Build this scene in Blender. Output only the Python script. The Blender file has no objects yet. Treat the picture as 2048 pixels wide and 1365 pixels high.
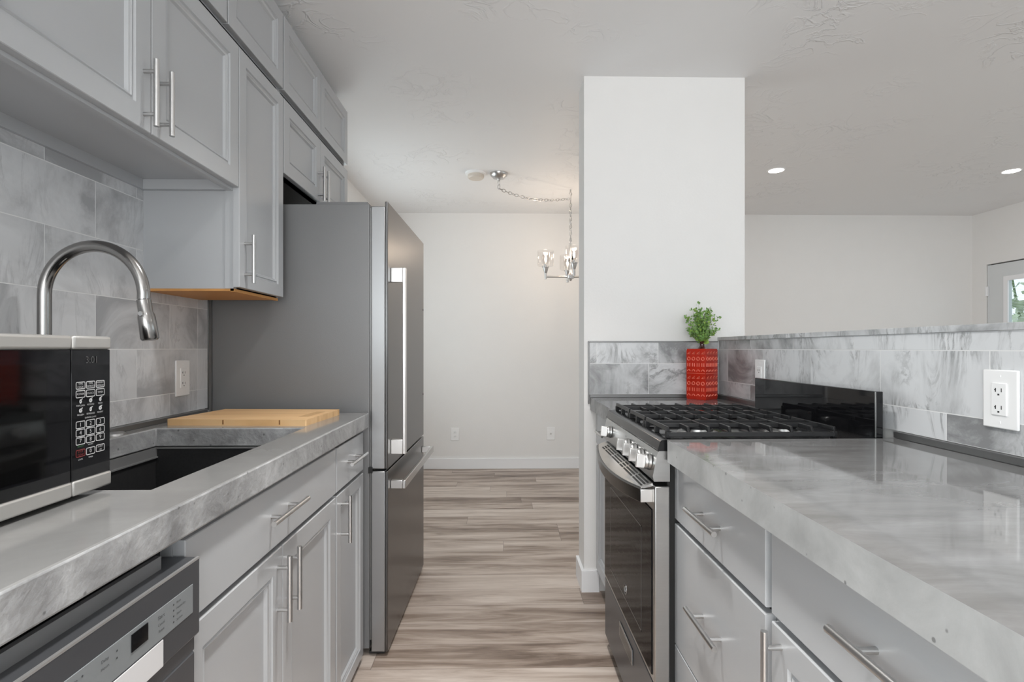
import bpy, bmesh, math, random
from mathutils import Vector, Matrix
random.seed(7)
S = bpy.context.scene
COL = S.collection
PI = math.pi

# ------------------------------------------------------------------ camera
FPX = 1060.0
cam_d = bpy.data.cameras.new('camera')
cam_d.sensor_width = 36.0
cam_d.lens = 36.0 * FPX / 2048.0
cam_d.shift_y = 14.5 / 2048.0
cam_d.clip_start = 0.02
cam = bpy.data.objects.new('camera', cam_d)
COL.objects.link(cam)
cam.location = (0, 0, 1.16)
cam.rotation_euler = (PI / 2, 0, -math.atan(21.0 / FPX))
S.camera = cam

# ------------------------------------------------------------------ view + world
S.view_settings.view_transform = 'Standard'
S.view_settings.look = 'None'
S.view_settings.gamma = 1.0
S.view_settings.use_curve_mapping = False
S.view_settings.exposure = 0.05
S.cycles.max_bounces = 12
S.cycles.diffuse_bounces = 8
S.cycles.sample_clamp_indirect = 6.0
w = bpy.data.worlds.new('sky')
S.world = w
w.use_nodes = True
wb = w.node_tree.nodes['Background']
wb.inputs[0].default_value = (0.86, 0.93, 1.0, 1)
wb.inputs[1].default_value = 1.3

def area_light(name, loc, size, energy, rot, color=(1, 1, 1), spread=PI):
    d = bpy.data.lights.new(name, 'AREA')
    d.shape = 'RECTANGLE'
    d.size, d.size_y = size
    d.energy = energy
    d.color = color
    d.spread = spread
    o = bpy.data.objects.new(name, d)
    COL.objects.link(o)
    o.location = loc
    o.rotation_euler = rot
    return o

# daylight coming through the windows, two of them added for fill (each lamp fills its window opening)
area_light('window_daylight_and_fill', (0.10, -2.66, 1.13), (2.2, 2.05), 68, (PI / 2, 0, 0), (1.0, 1.0, 1.0))
area_light('window_daylight_and_fill', (2.9, -2.66, 1.25), (2.2, 1.8), 9, (PI / 2, 0, 0), (0.86, 0.94, 1.0))
area_light('window_daylight_and_fill', (4.72, 1.6, 1.3), (2.4, 1.5), 6, (PI / 2, 0, PI / 2), (0.92, 0.97, 1.0))

area_light('window_daylight_and_fill', (-1.27, 3.9, 1.45), (1.3, 1.3), 9, (PI / 2, 0, -PI / 2), (1.0, 0.99, 0.97))  # lamp of the unseen dining window, added to brighten the far end

area_light('window_daylight_and_fill', (-1.20, -1.55, 1.5), (1.3, 1.1), 62, (PI / 2, 0, -PI / 2), (0.98, 0.99, 1.0))  # lamp of the added left-wall window, lifting the right-hand drawer fronts

# ------------------------------------------------------------------ materials
MATS = {}
def new_mat(name):
    m = bpy.data.materials.new(name)
    m.use_nodes = True
    MATS[name] = m
    return m, m.node_tree.nodes, m.node_tree.links, m.node_tree.nodes['Principled BSDF']

def basic(name, col, rough=0.5, metal=0.0, noise=0.0, scale=8.0, bump=0.0, bscale=60.0, coat=0.0, stretch=None, spec=0.5, ior=1.5):
    m, N, L, B = new_mat(name)
    B.inputs['Base Color'].default_value = (*col, 1)
    B.inputs['Roughness'].default_value = rough
    B.inputs['Metallic'].default_value = metal
    B.inputs['Specular IOR Level'].default_value = spec
    B.inputs['IOR'].default_value = ior
    if coat:
        B.inputs['Coat Weight'].default_value = coat
        B.inputs['Coat Roughness'].default_value = 0.08
    tc = N.new('ShaderNodeTexCoord')
    mp = N.new('ShaderNodeMapping')
    L.new(tc.outputs['Object'], mp.inputs[0])
    if stretch:
        mp.inputs['Scale'].default_value = stretch
    if noise:
        nz = N.new('ShaderNodeTexNoise')
        nz.inputs['Scale'].default_value = scale
        nz.inputs['Detail'].default_value = 5
        L.new(mp.outputs[0], nz.inputs['Vector'])
        mx = N.new('ShaderNodeMix')
        mx.data_type = 'RGBA'
        mx.inputs['A'].default_value = (*[c * (1 - noise) for c in col], 1)
        mx.inputs['B'].default_value = (*[min(1, c * (1 + noise)) for c in col], 1)
        L.new(nz.outputs['Fac'], mx.inputs['Factor'])
        L.new(mx.outputs['Result'], B.inputs['Base Color'])
    if bump:
        nb = N.new('ShaderNodeTexNoise')
        nb.inputs['Scale'].default_value = bscale
        nb.inputs['Detail'].default_value = 4
        L.new(mp.outputs[0], nb.inputs['Vector'])
        bp = N.new('ShaderNodeBump')
        bp.inputs['Strength'].default_value = bump
        bp.inputs['Distance'].default_value = 0.01
        L.new(nb.outputs['Fac'], bp.inputs['Height'])
        L.new(bp.outputs[0], B.inputs['Normal'])
    return m

def emis(name, col, s):
    m, N, L, B = new_mat(name)
    B.inputs['Base Color'].default_value = (*col, 1)
    B.inputs['Emission Color'].default_value = (*col, 1)
    B.inputs['Emission Strength'].default_value = s
    return m

def ramp(N, stops):
    r = N.new('ShaderNodeValToRGB')
    el = r.color_ramp.elements
    el[0].position, el[0].color = stops[0][0], (*stops[0][1], 1)
    el[1].position, el[1].color = stops[-1][0], (*stops[-1][1], 1)
    for p, c in stops[1:-1]:
        e = el.new(p)
        e.color = (*c, 1)
    return r

def g(v, a=1.0, b=1.0):
    return (v, v * a, v * b)

wall_paint = basic('wall_paint', (0.80, 0.790, 0.779), 0.6, noise=0.015, bump=0.05, bscale=90)
trim_paint = basic('trim_paint', (0.84, 0.845, 0.86), 0.35, noise=0.01)
cab_paint = basic('cabinet_paint', (0.435, 0.445, 0.458), 0.27, noise=0.02, scale=5)
cab_inner = basic('cabinet_underside', (0.23, 0.235, 0.24), 0.5, noise=0.05)
dark_wood = basic('dark_underside', (0.035, 0.025, 0.022), 0.6, noise=0.2)
ply = basic('plywood', (0.62, 0.30, 0.09), 0.5, noise=0.2, scale=30, stretch=(1, 12, 1))
steel = basic('brushed_steel', (0.45, 0.45, 0.445), 0.3, 1.0, noise=0.05, scale=20, stretch=(1, 1, 12))
handle_steel = basic('satin_nickel', (0.58, 0.575, 0.57), 0.3, 1.0, noise=0.04, scale=40)
faucet_steel = basic('faucet_nickel', (0.34, 0.33, 0.32), 0.2, 1.0, noise=0.03, scale=40)
fridge_steel = basic('fridge_steel', (0.155, 0.153, 0.152), 0.3, 1.0, noise=0.06, scale=3, stretch=(1, 1, 5))
fridge_edge = basic('fridge_edge_steel', (0.37, 0.374, 0.38), 0.38, 0.85, noise=0.06, scale=3)
fridge_side = basic('fridge_side_paint', (0.19, 0.192, 0.196), 0.42, 0.1, noise=0.10, scale=2.5, bump=0.05, bscale=300)
fridge_handle = basic('fridge_handle_metal', (0.72, 0.71, 0.70), 0.3, 0.8, noise=0.02)
dw_steel = basic('dishwasher_slate', (0.115, 0.120, 0.130), 0.34, 0.6, noise=0.08, scale=6)
dw_panel = basic('dishwasher_control_grey', (0.27, 0.29, 0.30), 0.35, 0.3, noise=0.03)
black_gloss = basic('black_gloss', (0.007, 0.007, 0.008), 0.045, noise=0.1, spec=0.38)
black_enamel = basic('black_enamel', (0.008, 0.008, 0.009), 0.16, noise=0.1, spec=0.45)
cast_iron = basic('cast_iron', (0.009, 0.009, 0.010), 0.38, spec=0.38, noise=0.15, scale=60, bump=0.02, bscale=300)
black_matte = basic('black_matte', (0.012, 0.012, 0.012), 0.6, noise=0.1)
sink_black = basic('sink_composite', (0.030, 0.030, 0.031), 0.28, noise=0.4, scale=150)
white_plastic = basic('white_plastic', (0.88, 0.88, 0.88), 0.35, noise=0.01)
ivory_plastic = basic('ivory_plastic', (0.66, 0.60, 0.53), 0.45, noise=0.02)
slot_dark = basic('slot_dark', (0.03, 0.03, 0.03), 0.6, noise=0.1)
white_ink = basic('white_ink', (0.50, 0.50, 0.50), 0.5, noise=0.02)
grey_ink = basic('grey_ink', (0.06, 0.065, 0.07), 0.5, noise=0.02)
red_ink = basic('red_ink', (0.20, 0.03, 0.03), 0.5, noise=0.02)
green_ink = basic('green_ink', (0.05, 0.16, 0.06), 0.5, noise=0.02)
grey_digit = basic('unlit_digit', (0.07, 0.07, 0.07), 0.4, noise=0.02)
grout = basic('grout', (0.78, 0.78, 0.78), 0.8, noise=0.05)
strip_grey = basic('metal_edge_strip', (0.20, 0.20, 0.20), 0.35, 0.7, noise=0.05)
vase_ridge = basic('red_glaze_crest', (0.80, 0.16, 0.10), 0.2, noise=0.1, coat=0.6)
vase_glaze = basic('red_glaze', (0.50, 0.024, 0.010), 0.16, noise=0.18, scale=14, coat=0.7)
neck_glaze = basic('dark_neck_glaze', (0.06, 0.02, 0.018), 0.12, noise=0.2, coat=0.8)
leaf_m = basic('leaf_green', (0.22, 0.38, 0.11), 0.5, noise=0.45, scale=45)
leaf_far = basic('garden_leaf', (0.42, 0.50, 0.34), 0.6, noise=0.5, scale=9)
stem_m = basic('plant_stem', (0.10, 0.16, 0.05), 0.6, noise=0.2)
blind_m = basic('blind_slat', (0.75, 0.79, 0.80), 0.5, noise=0.02)
lens_m = emis('lamp_lens', (1, 0.98, 0.95), 14)
bulb_glow = emis('bulb_filament', (1, 0.90, 0.76), 14)

def glass_mat(name, col=(1, 1, 1), gl=0.06):
    m, N, L, B = new_mat(name)
    N.remove(B)
    out = N['Material Output']
    t = N.new('ShaderNodeBsdfTransparent'); t.inputs[0].default_value = (*col, 1)
    gsh = N.new('ShaderNodeBsdfGlossy'); gsh.inputs['Roughness'].default_value = 0.03
    lw = N.new('ShaderNodeLayerWeight'); lw.inputs[0].default_value = 0.25
    fr = N.new('ShaderNodeMath'); fr.operation = 'MULTIPLY_ADD'; fr.inputs[1].default_value = 0.55; fr.inputs[2].default_value = 0.02
    pw = N.new('ShaderNodeMath'); pw.operation = 'POWER'; pw.inputs[1].default_value = 3.0
    L.new(lw.outputs['Facing'], pw.inputs[0]); L.new(pw.outputs[0], fr.inputs[0])
    mx = N.new('ShaderNodeMixShader')
    L.new(fr.outputs[0], mx.inputs[0]); L.new(t.outputs[0], mx.inputs[1]); L.new(gsh.outputs[0], mx.inputs[2])
    L.new(mx.outputs[0], out.inputs[0])
    return m
glass = glass_mat('window_glass', (0.95, 0.98, 0.98))
shade_glass = glass_mat('shade_glass', (0.985, 0.982, 0.98))

# ceiling: knocked-down plaster
def ceiling_mat():
    m, N, L, B = new_mat('ceiling_plaster')
    B.inputs['Base Color'].default_value = (0.83, 0.83, 0.835, 1)
    B.inputs['Roughness'].default_value = 0.55
    tc = N.new('ShaderNodeTexCoord')
    n1 = N.new('ShaderNodeTexNoise'); n1.inputs['Scale'].default_value = 7; n1.inputs['Detail'].default_value = 6
    n1.inputs['Distortion'].default_value = 1.2
    n2 = N.new('ShaderNodeTexNoise'); n2.inputs['Scale'].default_value = 2.2; n2.inputs['Detail'].default_value = 2
    L.new(tc.outputs['Object'], n1.inputs[0]); L.new(tc.outputs['Object'], n2.inputs[0])
    r = ramp(N, [(0.46, (0, 0, 0)), (0.5, (1, 1, 1)), (0.54, (0, 0, 0))])
    L.new(n1.outputs['Fac'], r.inputs[0])
    r2 = ramp(N, [(0.5, (0, 0, 0)), (0.62, (1, 1, 1))])
    L.new(n2.outputs['Fac'], r2.inputs[0])
    mu = N.new('ShaderNodeMath'); mu.operation = 'MULTIPLY'
    L.new(r.outputs[0], mu.inputs[0]); L.new(r2.outputs[0], mu.inputs[1])
    bp = N.new('ShaderNodeBump'); bp.inputs['Strength'].default_value = 0.6; bp.inputs['Distance'].default_value = 0.005
    L.new(mu.outputs[0], bp.inputs['Height']); L.new(bp.outputs[0], B.inputs['Normal'])
    return m
ceil_m = ceiling_mat()

def marble_mat(name, light, mid, dark, contrast=1.0, vary=0.17):
    m, N, L, B = new_mat(name)
    B.inputs['Roughness'].default_value = 0.28
    tc = N.new('ShaderNodeTexCoord')
    at = N.new('ShaderNodeAttribute'); at.attribute_name = 'tile_seed'
    sc = N.new('ShaderNodeVectorMath'); sc.operation = 'SCALE'; sc.inputs['Scale'].default_value = 9.0
    L.new(at.outputs['Vector'], sc.inputs[0])
    ad = N.new('ShaderNodeVectorMath'); ad.operation = 'ADD'
    L.new(tc.outputs['Object'], ad.inputs[0]); L.new(sc.outputs[0], ad.inputs[1])
    # cloudy patches
    n1 = N.new('ShaderNodeTexNoise'); n1.inputs['Scale'].default_value = 3.6; n1.inputs['Detail'].default_value = 8
    n1.inputs['Roughness'].default_value = 0.62; n1.inputs['Distortion'].default_value = 0.8
    L.new(ad.outputs[0], n1.inputs[0])
    r1 = ramp(N, [(0.36, dark), (0.47, mid), (0.60, light)])
    sx = N.new('ShaderNodeSeparateXYZ'); L.new(at.outputs['Vector'], sx.inputs[0])
    sh = N.new('ShaderNodeMath'); sh.operation = 'MULTIPLY_ADD'; sh.inputs[1].default_value = vary; sh.inputs[2].default_value = -vary * 0.35
    L.new(sx.outputs[0], sh.inputs[0])
    a2 = N.new('ShaderNodeMath'); a2.operation = 'ADD'
    L.new(n1.outputs['Fac'], a2.inputs[0]); L.new(sh.outputs[0], a2.inputs[1])
    L.new(a2.outputs[0], r1.inputs[0])
    # diagonal veins
    mp = N.new('ShaderNodeMapping'); mp.inputs['Rotation'].default_value = (0.9, 0.5, 0.6)
    mp.inputs['Scale'].default_value = (1, 3.6, 1)
    L.new(ad.outputs[0], mp.inputs[0])
    n2 = N.new('ShaderNodeTexNoise'); n2.inputs['Scale'].default_value = 3.0; n2.inputs['Detail'].default_value = 12
    n2.inputs['Roughness'].default_value = 0.66; n2.inputs['Distortion'].default_value = 1.3
    L.new(mp.outputs[0], n2.inputs[0])
    r2 = ramp(N, [(0.455, (0, 0, 0)), (0.498, (1, 1, 1)), (0.515, (0.35, 0.35, 0.35)), (0.56, (0, 0, 0))])
    L.new(n2.outputs['Fac'], r2.inputs[0])
    n3 = N.new('ShaderNodeTexNoise'); n3.inputs['Scale'].default_value = 7.0; n3.inputs['Detail'].default_value = 3
    L.new(ad.outputs[0], n3.inputs[0])
    r3 = ramp(N, [(0.42, (0, 0, 0)), (0.60, (1, 1, 1))])
    L.new(n3.outputs['Fac'], r3.inputs[0])
    mm = N.new('ShaderNodeMath'); mm.operation = 'MULTIPLY'
    L.new(r2.outputs[0], mm.inputs[0]); L.new(r3.outputs[0], mm.inputs[1])
    mu = N.new('ShaderNodeMath'); mu.operation = 'MULTIPLY'; mu.inputs[1].default_value = 0.95 * contrast
    L.new(mm.outputs[0], mu.inputs[0])
    mx = N.new('ShaderNodeMix'); mx.data_type = 'RGBA'
    L.new(mu.outputs[0], mx.inputs['Factor']); L.new(r1.outputs[0], mx.inputs['A'])
    mx.inputs['B'].default_value = (*dark, 1)
    L.new(mx.outputs['Result'], B.inputs['Base Color'])
    return m
marble_l = marble_mat('marble_grey', g(0.68, 1.01, 1.03), g(0.58, 1.01, 1.03), g(0.38, 1.01, 1.04), 0.6, 0.06)
marble_r = marble_mat('marble_white', g(0.67, 1.015, 1.035), g(0.50, 1.015, 1.035), g(0.24, 1.01, 1.03), 1.0, 0.26)

def concrete(name, light, dark, rough, scale, stretch, pits):
    m, N, L, B = new_mat(name)
    B.inputs['Roughness'].default_value = rough
    tc = N.new('ShaderNodeTexCoord')
    mp = N.new('ShaderNodeMapping'); mp.inputs['Scale'].default_value = stretch
    mp.inputs['Rotation'].default_value = (0, 0, 0.25)
    L.new(tc.outputs['Object'], mp.inputs[0])
    n1 = N.new('ShaderNodeTexNoise'); n1.inputs['Scale'].default_value = scale; n1.inputs['Detail'].default_value = 8
    n1.inputs['Roughness'].default_value = 0.62; n1.inputs['Distortion'].default_value = 0.5
    L.new(mp.outputs[0], n1.inputs[0])
    r1 = ramp(N, [(0.33, dark), (0.52, tuple((a + b) / 2 for a, b in zip(light, dark))), (0.68, light)])
    L.new(n1.outputs['Fac'], r1.inputs[0])
    last = r1.outputs[0]
    if pits:
        v = N.new('ShaderNodeTexVoronoi'); v.inputs['Scale'].default_value = 34
        n3 = N.new('ShaderNodeTexNoise'); n3.inputs['Scale'].default_value = 60
        L.new(tc.outputs['Object'], v.inputs['Vector']); L.new(tc.outputs['Object'], n3.inputs[0])
        ad = N.new('ShaderNodeMath'); ad.operation = 'MULTIPLY_ADD'; ad.inputs[1].default_value = 0.25
        L.new(n3.outputs['Fac'], ad.inputs[0]); L.new(v.outputs['Distance'], ad.inputs[2])
        rp = ramp(N, [(0.20, (1, 1, 1)), (0.24, (0, 0, 0))])
        L.new(ad.outputs[0], rp.inputs[0])
        mu = N.new('ShaderNodeMath'); mu.operation = 'MULTIPLY'; mu.inputs[1].default_value = pits
        L.new(rp.outputs[0], mu.inputs[0])
        mx = N.new('ShaderNodeMix'); mx.data_type = 'RGBA'
        L.new(mu.outputs[0], mx.inputs['Factor']); L.new(last, mx.inputs['A'])
        mx.inputs['B'].default_value = (*[c * 0.45 for c in dark], 1)
        last = mx.outputs['Result']
    L.new(last, B.inputs['Base Color'])
    nb = N.new('ShaderNodeTexNoise'); nb.inputs['Scale'].default_value = scale * 7; nb.inputs['Detail'].default_value = 5
    L.new(tc.outputs['Object'], nb.inputs[0])
    bp = N.new('ShaderNodeBump'); bp.inputs['Strength'].default_value = (0.5 if pits < 0.75 else 0.12) if pits else 0.008
    bp.inputs['Distance'].default_value = 0.004
    L.new(nb.outputs['Fac'], bp.inputs['Height']); L.new(bp.outputs[0], B.inputs['Normal'])
    return m
conc_top_l = concrete('concrete_top_pale', g(0.255, 0.995, 0.975), g(0.195, 0.995, 0.975), 0.12, 4, (1, 1, 1), 0)
conc_edge_r = concrete('concrete_edge_smooth', g(0.47, 1.02, 1.02), g(0.31, 1.02, 1.02), 0.42, 7, (1, 1, 1), 0.8)
conc_edge = concrete('concrete_edge', g(0.43, 1.01, 1.02), g(0.20, 1.0, 1.01), 0.42, 11, (1, 1, 1), 0.7)
conc_top_r = concrete('concrete_top_veined', g(0.225, 1.0, 1.01), g(0.135, 0.985, 0.97), 0.055, 5, (1.0, 3.0, 1), 0)

def floor_mat():
    m, N, L, B = new_mat('vinyl_planks')
    B.inputs['Roughness'].default_value = 0.36
    PW, PL = 0.158, 1.22
    tc = N.new('ShaderNodeTexCoord')
    sp = N.new('ShaderNodeSeparateXYZ'); L.new(tc.outputs['Object'], sp.inputs[0])
    def M(op, a, b=None, c=None):
        n = N.new('ShaderNodeMath'); n.operation = op
        for i, v in enumerate((a, b, c)):
            if v is None: continue
            if isinstance(v, (int, float)): n.inputs[i].default_value = v
            else: L.new(v, n.inputs[i])
        return n.outputs[0]
    yr = M('DIVIDE', M('ADD', sp.outputs[1], -1.92 + 158 * 0.1), PW)
    row = M('FLOOR', yr)
    fy = M('FRACT', yr)
    wn = N.new('ShaderNodeTexWhiteNoise'); wn.noise_dimensions = '1D'; L.new(row, wn.inputs['W'])
    xr = M('ADD', M('DIVIDE', sp.outputs[0], PL), M('MULTIPLY', wn.outputs['Value'], 7.0))
    col = M('FLOOR', xr); fx = M('FRACT', xr)
    cb = N.new('ShaderNodeCombineXYZ'); L.new(col, cb.inputs[0]); L.new(row, cb.inputs[1])
    w2 = N.new('ShaderNodeTexWhiteNoise'); w2.noise_dimensions = '2D'; L.new(cb.outputs[0], w2.inputs['Vector'])
    # streaky grain
    mp = N.new('ShaderNodeMapping'); mp.inputs['Scale'].default_value = (1.1, 9.5, 1)
    L.new(tc.outputs['Object'], mp.inputs[0])
    off = N.new('ShaderNodeVectorMath'); off.operation = 'ADD'
    sc = N.new('ShaderNodeVectorMath'); sc.operation = 'SCALE'; sc.inputs['Scale'].default_value = 30
    L.new(w2.outputs['Color'], sc.inputs[0]); L.new(mp.outputs[0], off.inputs[0]); L.new(sc.outputs[0], off.inputs[1])
    n1 = N.new('ShaderNodeTexNoise'); n1.inputs['Scale'].default_value = 1.3; n1.inputs['Detail'].default_value = 7
    n1.inputs['Roughness'].default_value = 0.6; n1.inputs['Distortion'].default_value = 0.6
    L.new(off.outputs[0], n1.inputs[0])
    n2 = N.new('ShaderNodeTexNoise'); n2.inputs['Scale'].default_value = 9; n2.inputs['Detail'].default_value = 4
    L.new(off.outputs[0], n2.inputs[0])
    f = M('ADD', M('MULTIPLY', n1.outputs['Fac'], 1.05), M('MULTIPLY', n2.outputs['Fac'], 0.18))
    f = M('ADD', M('SUBTRACT', f, 0.17), M('MULTIPLY', w2.outputs['Value'], 0.25))
    r = ramp(N, [(0.31, (0.13, 0.088, 0.065)), (0.45, (0.295, 0.228, 0.184)), (0.57, (0.455, 0.375, 0.32)), (0.75, (0.60, 0.52, 0.46))])
    L.new(f, r.inputs[0])
    # seams
    ey = M('MINIMUM', fy, M('SUBTRACT', 1.0, fy))
    ex = M('MINIMUM', fx, M('SUBTRACT', 1.0, fx))
    sy = M('LESS_THAN', ey, 0.008); sx = M('LESS_THAN', ex, 0.0012)
    seam = M('MAXIMUM', sy, sx)
    mx = N.new('ShaderNodeMix'); mx.data_type = 'RGBA'
    L.new(M('MULTIPLY', seam, 0.45), mx.inputs['Factor']); L.new(r.outputs[0], mx.inputs['A'])
    mx.inputs['B'].default_value = (0.05, 0.035, 0.03, 1)
    L.new(mx.outputs['Result'], B.inputs['Base Color'])
    bp = N.new('ShaderNodeBump'); bp.inputs['Strength'].default_value = 0.12; bp.inputs['Distance'].default_value = 0.003
    L.new(f, bp.inputs['Height']); L.new(bp.outputs[0], B.inputs['Normal'])
    return m
floor_m = floor_mat()

def bamboo_mat():
    m, N, L, B = new_mat('bamboo')
    B.inputs['Roughness'].default_value = 0.38
    tc = N.new('ShaderNodeTexCoord')
    mp = N.new('ShaderNodeMapping'); mp.inputs['Scale'].default_value = (2, 55, 8)
    L.new(tc.outputs['Object'], mp.inputs[0])
    n = N.new('ShaderNodeTexNoise'); n.inputs['Scale'].default_value = 1.4; n.inputs['Detail'].default_value = 3
    L.new(mp.outputs[0], n.inputs[0])
    r = ramp(N, [(0.3, (0.60, 0.355, 0.16)), (0.5, (0.74, 0.465, 0.225)), (0.7, (0.80, 0.54, 0.29))])
    L.new(n.outputs['Fac'], r.inputs[0]); L.new(r.outputs[0], B.inputs['Base Color'])
    return m
bamboo = bamboo_mat()
knot_m = basic('bamboo_knot', (0.25, 0.11, 0.035), 0.5, noise=0.4, scale=80)

# ------------------------------------------------------------------ mesh builder
class MB:
    def __init__(s):
        s.v = []; s.f = []; s.mi = []; s.sm = []; s.seed = []; s.cs = (0, 0, 0)
    def add(s, verts, faces, mi=0, smooth=False):
        b = len(s.v)
        s.v += [tuple(p) for p in verts]
        for f in faces:
            s.f.append(tuple(b + i for i in f)); s.mi.append(mi); s.sm.append(smooth); s.seed.append(s.cs)
        return s
    def box(s, x0, x1, y0, y1, z0, z1, mi=0):
        if x0 > x1: x0, x1 = x1, x0
        if y0 > y1: y0, y1 = y1, y0
        if z0 > z1: z0, z1 = z1, z0
        v = [(x0, y0, z0), (x1, y0, z0), (x1, y1, z0), (x0, y1, z0), (x0, y0, z1), (x1, y0, z1), (x1, y1, z1), (x0, y1, z1)]
        f = [(0, 3, 2, 1), (4, 5, 6, 7), (0, 1, 5, 4), (1, 2, 6, 5), (2, 3, 7, 6), (3, 0, 4, 7)]
        return s.add(v, f, mi)
    def prism(s, pts, a, b, axis='z', mi=0, smooth=False):
        # pts: list of 2D; extruded along axis between a and b
        def P(p, t):
            if axis == 'z': return (p[0], p[1], t)
            if axis == 'y': return (p[0], t, p[1])
            return (t, p[0], p[1])
        n = len(pts)
        v = [P(p, a) for p in pts] + [P(p, b) for p in pts]
        s.add(v, [(i, (i + 1) % n, n + (i + 1) % n, n + i) for i in range(n)], mi, smooth)
        s.add(v, [tuple(range(n))[::-1], tuple(range(n, 2 * n))], mi, False)
        return s
    def tube(s, path, r, n=12, mi=0, closed=False, caps=True):
        path = [Vector(p) for p in path]
        m = len(path)
        rs = r if isinstance(r, (list, tuple)) else [r] * m
        tan = []
        for i in range(m):
            if closed: t = path[(i + 1) % m] - path[i - 1]
            else: t = path[min(i + 1, m - 1)] - path[max(i - 1, 0)]
            tan.append(t.normalized())
        ref = Vector((0, 0, 1)) if abs(tan[0].z) < 0.9 else Vector((1, 0, 0))
        nrm = (ref - tan[0] * ref.dot(tan[0])).normalized()
        rings = []
        for i in range(m):
            nrm = (nrm - tan[i] * nrm.dot(tan[i])).normalized()
            bi = tan[i].cross(nrm)
            rings.append([path[i] + (nrm * math.cos(2 * PI * k / n) + bi * math.sin(2 * PI * k / n)) * rs[i] for k in range(n)])
        v = [p for ring in rings for p in ring]
        f = []
        for i in range(m if closed else m - 1):
            j = (i + 1) % m
            for k in range(n):
                f.append((i * n + k, i * n + (k + 1) % n, j * n + (k + 1) % n, j * n + k))
        s.add(v, f, mi, True)
        if caps and not closed:
            s.add(v, [tuple(range(n))[::-1], tuple(range((m - 1) * n, m * n))], mi, False)
        return s
    def cyl(s, p0, p1, r, n=20, mi=0, r2=None):
        return s.tube([p0, p1], [r, r if r2 is None else r2], n, mi)
    def lathe(s, prof, c, n=28, mi=0, axis='z'):
        # prof: [(radius, height)], around axis through c
        v = []
        for r, h in prof:
            for k in range(n):
                a = 2 * PI * k / n
                if axis == 'z': v.append((c[0] + r * math.cos(a), c[1] + r * math.sin(a), c[2] + h))
                elif axis == 'x': v.append((c[0] + h, c[1] + r * math.cos(a), c[2] + r * math.sin(a)))
                else: v.append((c[0] + r * math.cos(a), c[1] + h, c[2] + r * math.sin(a)))
        f = []
        for i in range(len(prof) - 1):
            for k in range(n):
                f.append((i * n + k, i * n + (k + 1) % n, (i + 1) * n + (k + 1) % n, (i + 1) * n + k))
        return s.add(v, f, mi, True)
    def text(s, txt, size, mapf, mi=0, align='CENTER'):
        cu = bpy.data.curves.new('t', 'FONT')
        cu.body = txt; cu.size = size; cu.align_x = align; cu.align_y = 'CENTER'
        cu.resolution_u = 3
        o = bpy.data.objects.new('t', cu)
        COL.objects.link(o)
        dg = bpy.context.evaluated_depsgraph_get(); dg.update()
        me = o.evaluated_get(dg).to_mesh()
        vs = [mapf(v.co.x, v.co.y) for v in me.vertices]
        fs = [tuple(p.vertices) for p in me.polygons]
        s.add(vs, fs, mi)
        o.evaluated_get(dg).to_mesh_clear()
        bpy.data.objects.remove(o); bpy.data.curves.remove(cu)
        return s
    def build(s, name, mats, parent=None, bevel=0.0, loc=None, seg=2, fixn=True):
        if not isinstance(mats, (list, tuple)): mats = [mats]
        me = bpy.data.meshes.new(name)
        off = Vector(loc) if loc is not None else Vector((0, 0, 0))
        me.from_pydata([tuple(Vector(v) - off) for v in s.v], [], s.f)
        for m in mats: me.materials.append(m)
        me.polygons.foreach_set('material_index', s.mi)
        me.polygons.foreach_set('use_smooth', s.sm)
        if any(c != (0, 0, 0) for c in s.seed):
            at = me.attributes.new('tile_seed', 'FLOAT_VECTOR', 'FACE')
            for i, c in enumerate(s.seed): at.data[i].vector = c
        if fixn:
            bm = bmesh.new(); bm.from_mesh(me)
            bmesh.ops.recalc_face_normals(bm, faces=bm.faces)
            bm.to_mesh(me); bm.free()
        me.set_sharp_from_angle(angle=math.radians(38))
        me.update()
        o = bpy.data.objects.new(name, me)
        COL.objects.link(o)
        if loc is not None: o.location = loc
        if parent: o.parent = parent
        if bevel:
            b = o.modifiers.new('bevel', 'BEVEL')
            b.width = bevel; b.segments = seg; b.limit_method = 'ANGLE'; b.angle_limit = math.radians(50)
        return o

def tag(o, label=None, cat=None, group=None, kind=None):
    if label: o['label'] = label
    if cat: o['category'] = cat
    if group: o['group'] = group
    if kind: o['kind'] = kind
    return o

def thing(name, label, cat, loc=(0, 0, 0), group=None):
    o = bpy.data.objects.new(name, None)
    COL.objects.link(o)
    o.empty_display_size = 0.05
    o.location = loc
    return tag(o, label, cat, group)

def attach(child_mb, name, mats, parent, **k):
    """build in world coordinates, keep the parent's transform out of the way"""
    o = child_mb.build(name, mats, None, **k)
    set_parent(o, parent)
    return o

def abs_matrix(o):
    m = Matrix.LocRotScale(o.location, o.rotation_euler, o.scale)
    return abs_matrix(o.parent) @ o.matrix_parent_inverse @ m if o.parent else m

def set_parent(o, parent):
    o.parent = parent
    o.matrix_parent_inverse = abs_matrix(parent).inverted()

def struct(mb, name, mats, **k):
    return tag(mb.build(name, mats, **k), kind='structure')

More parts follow.
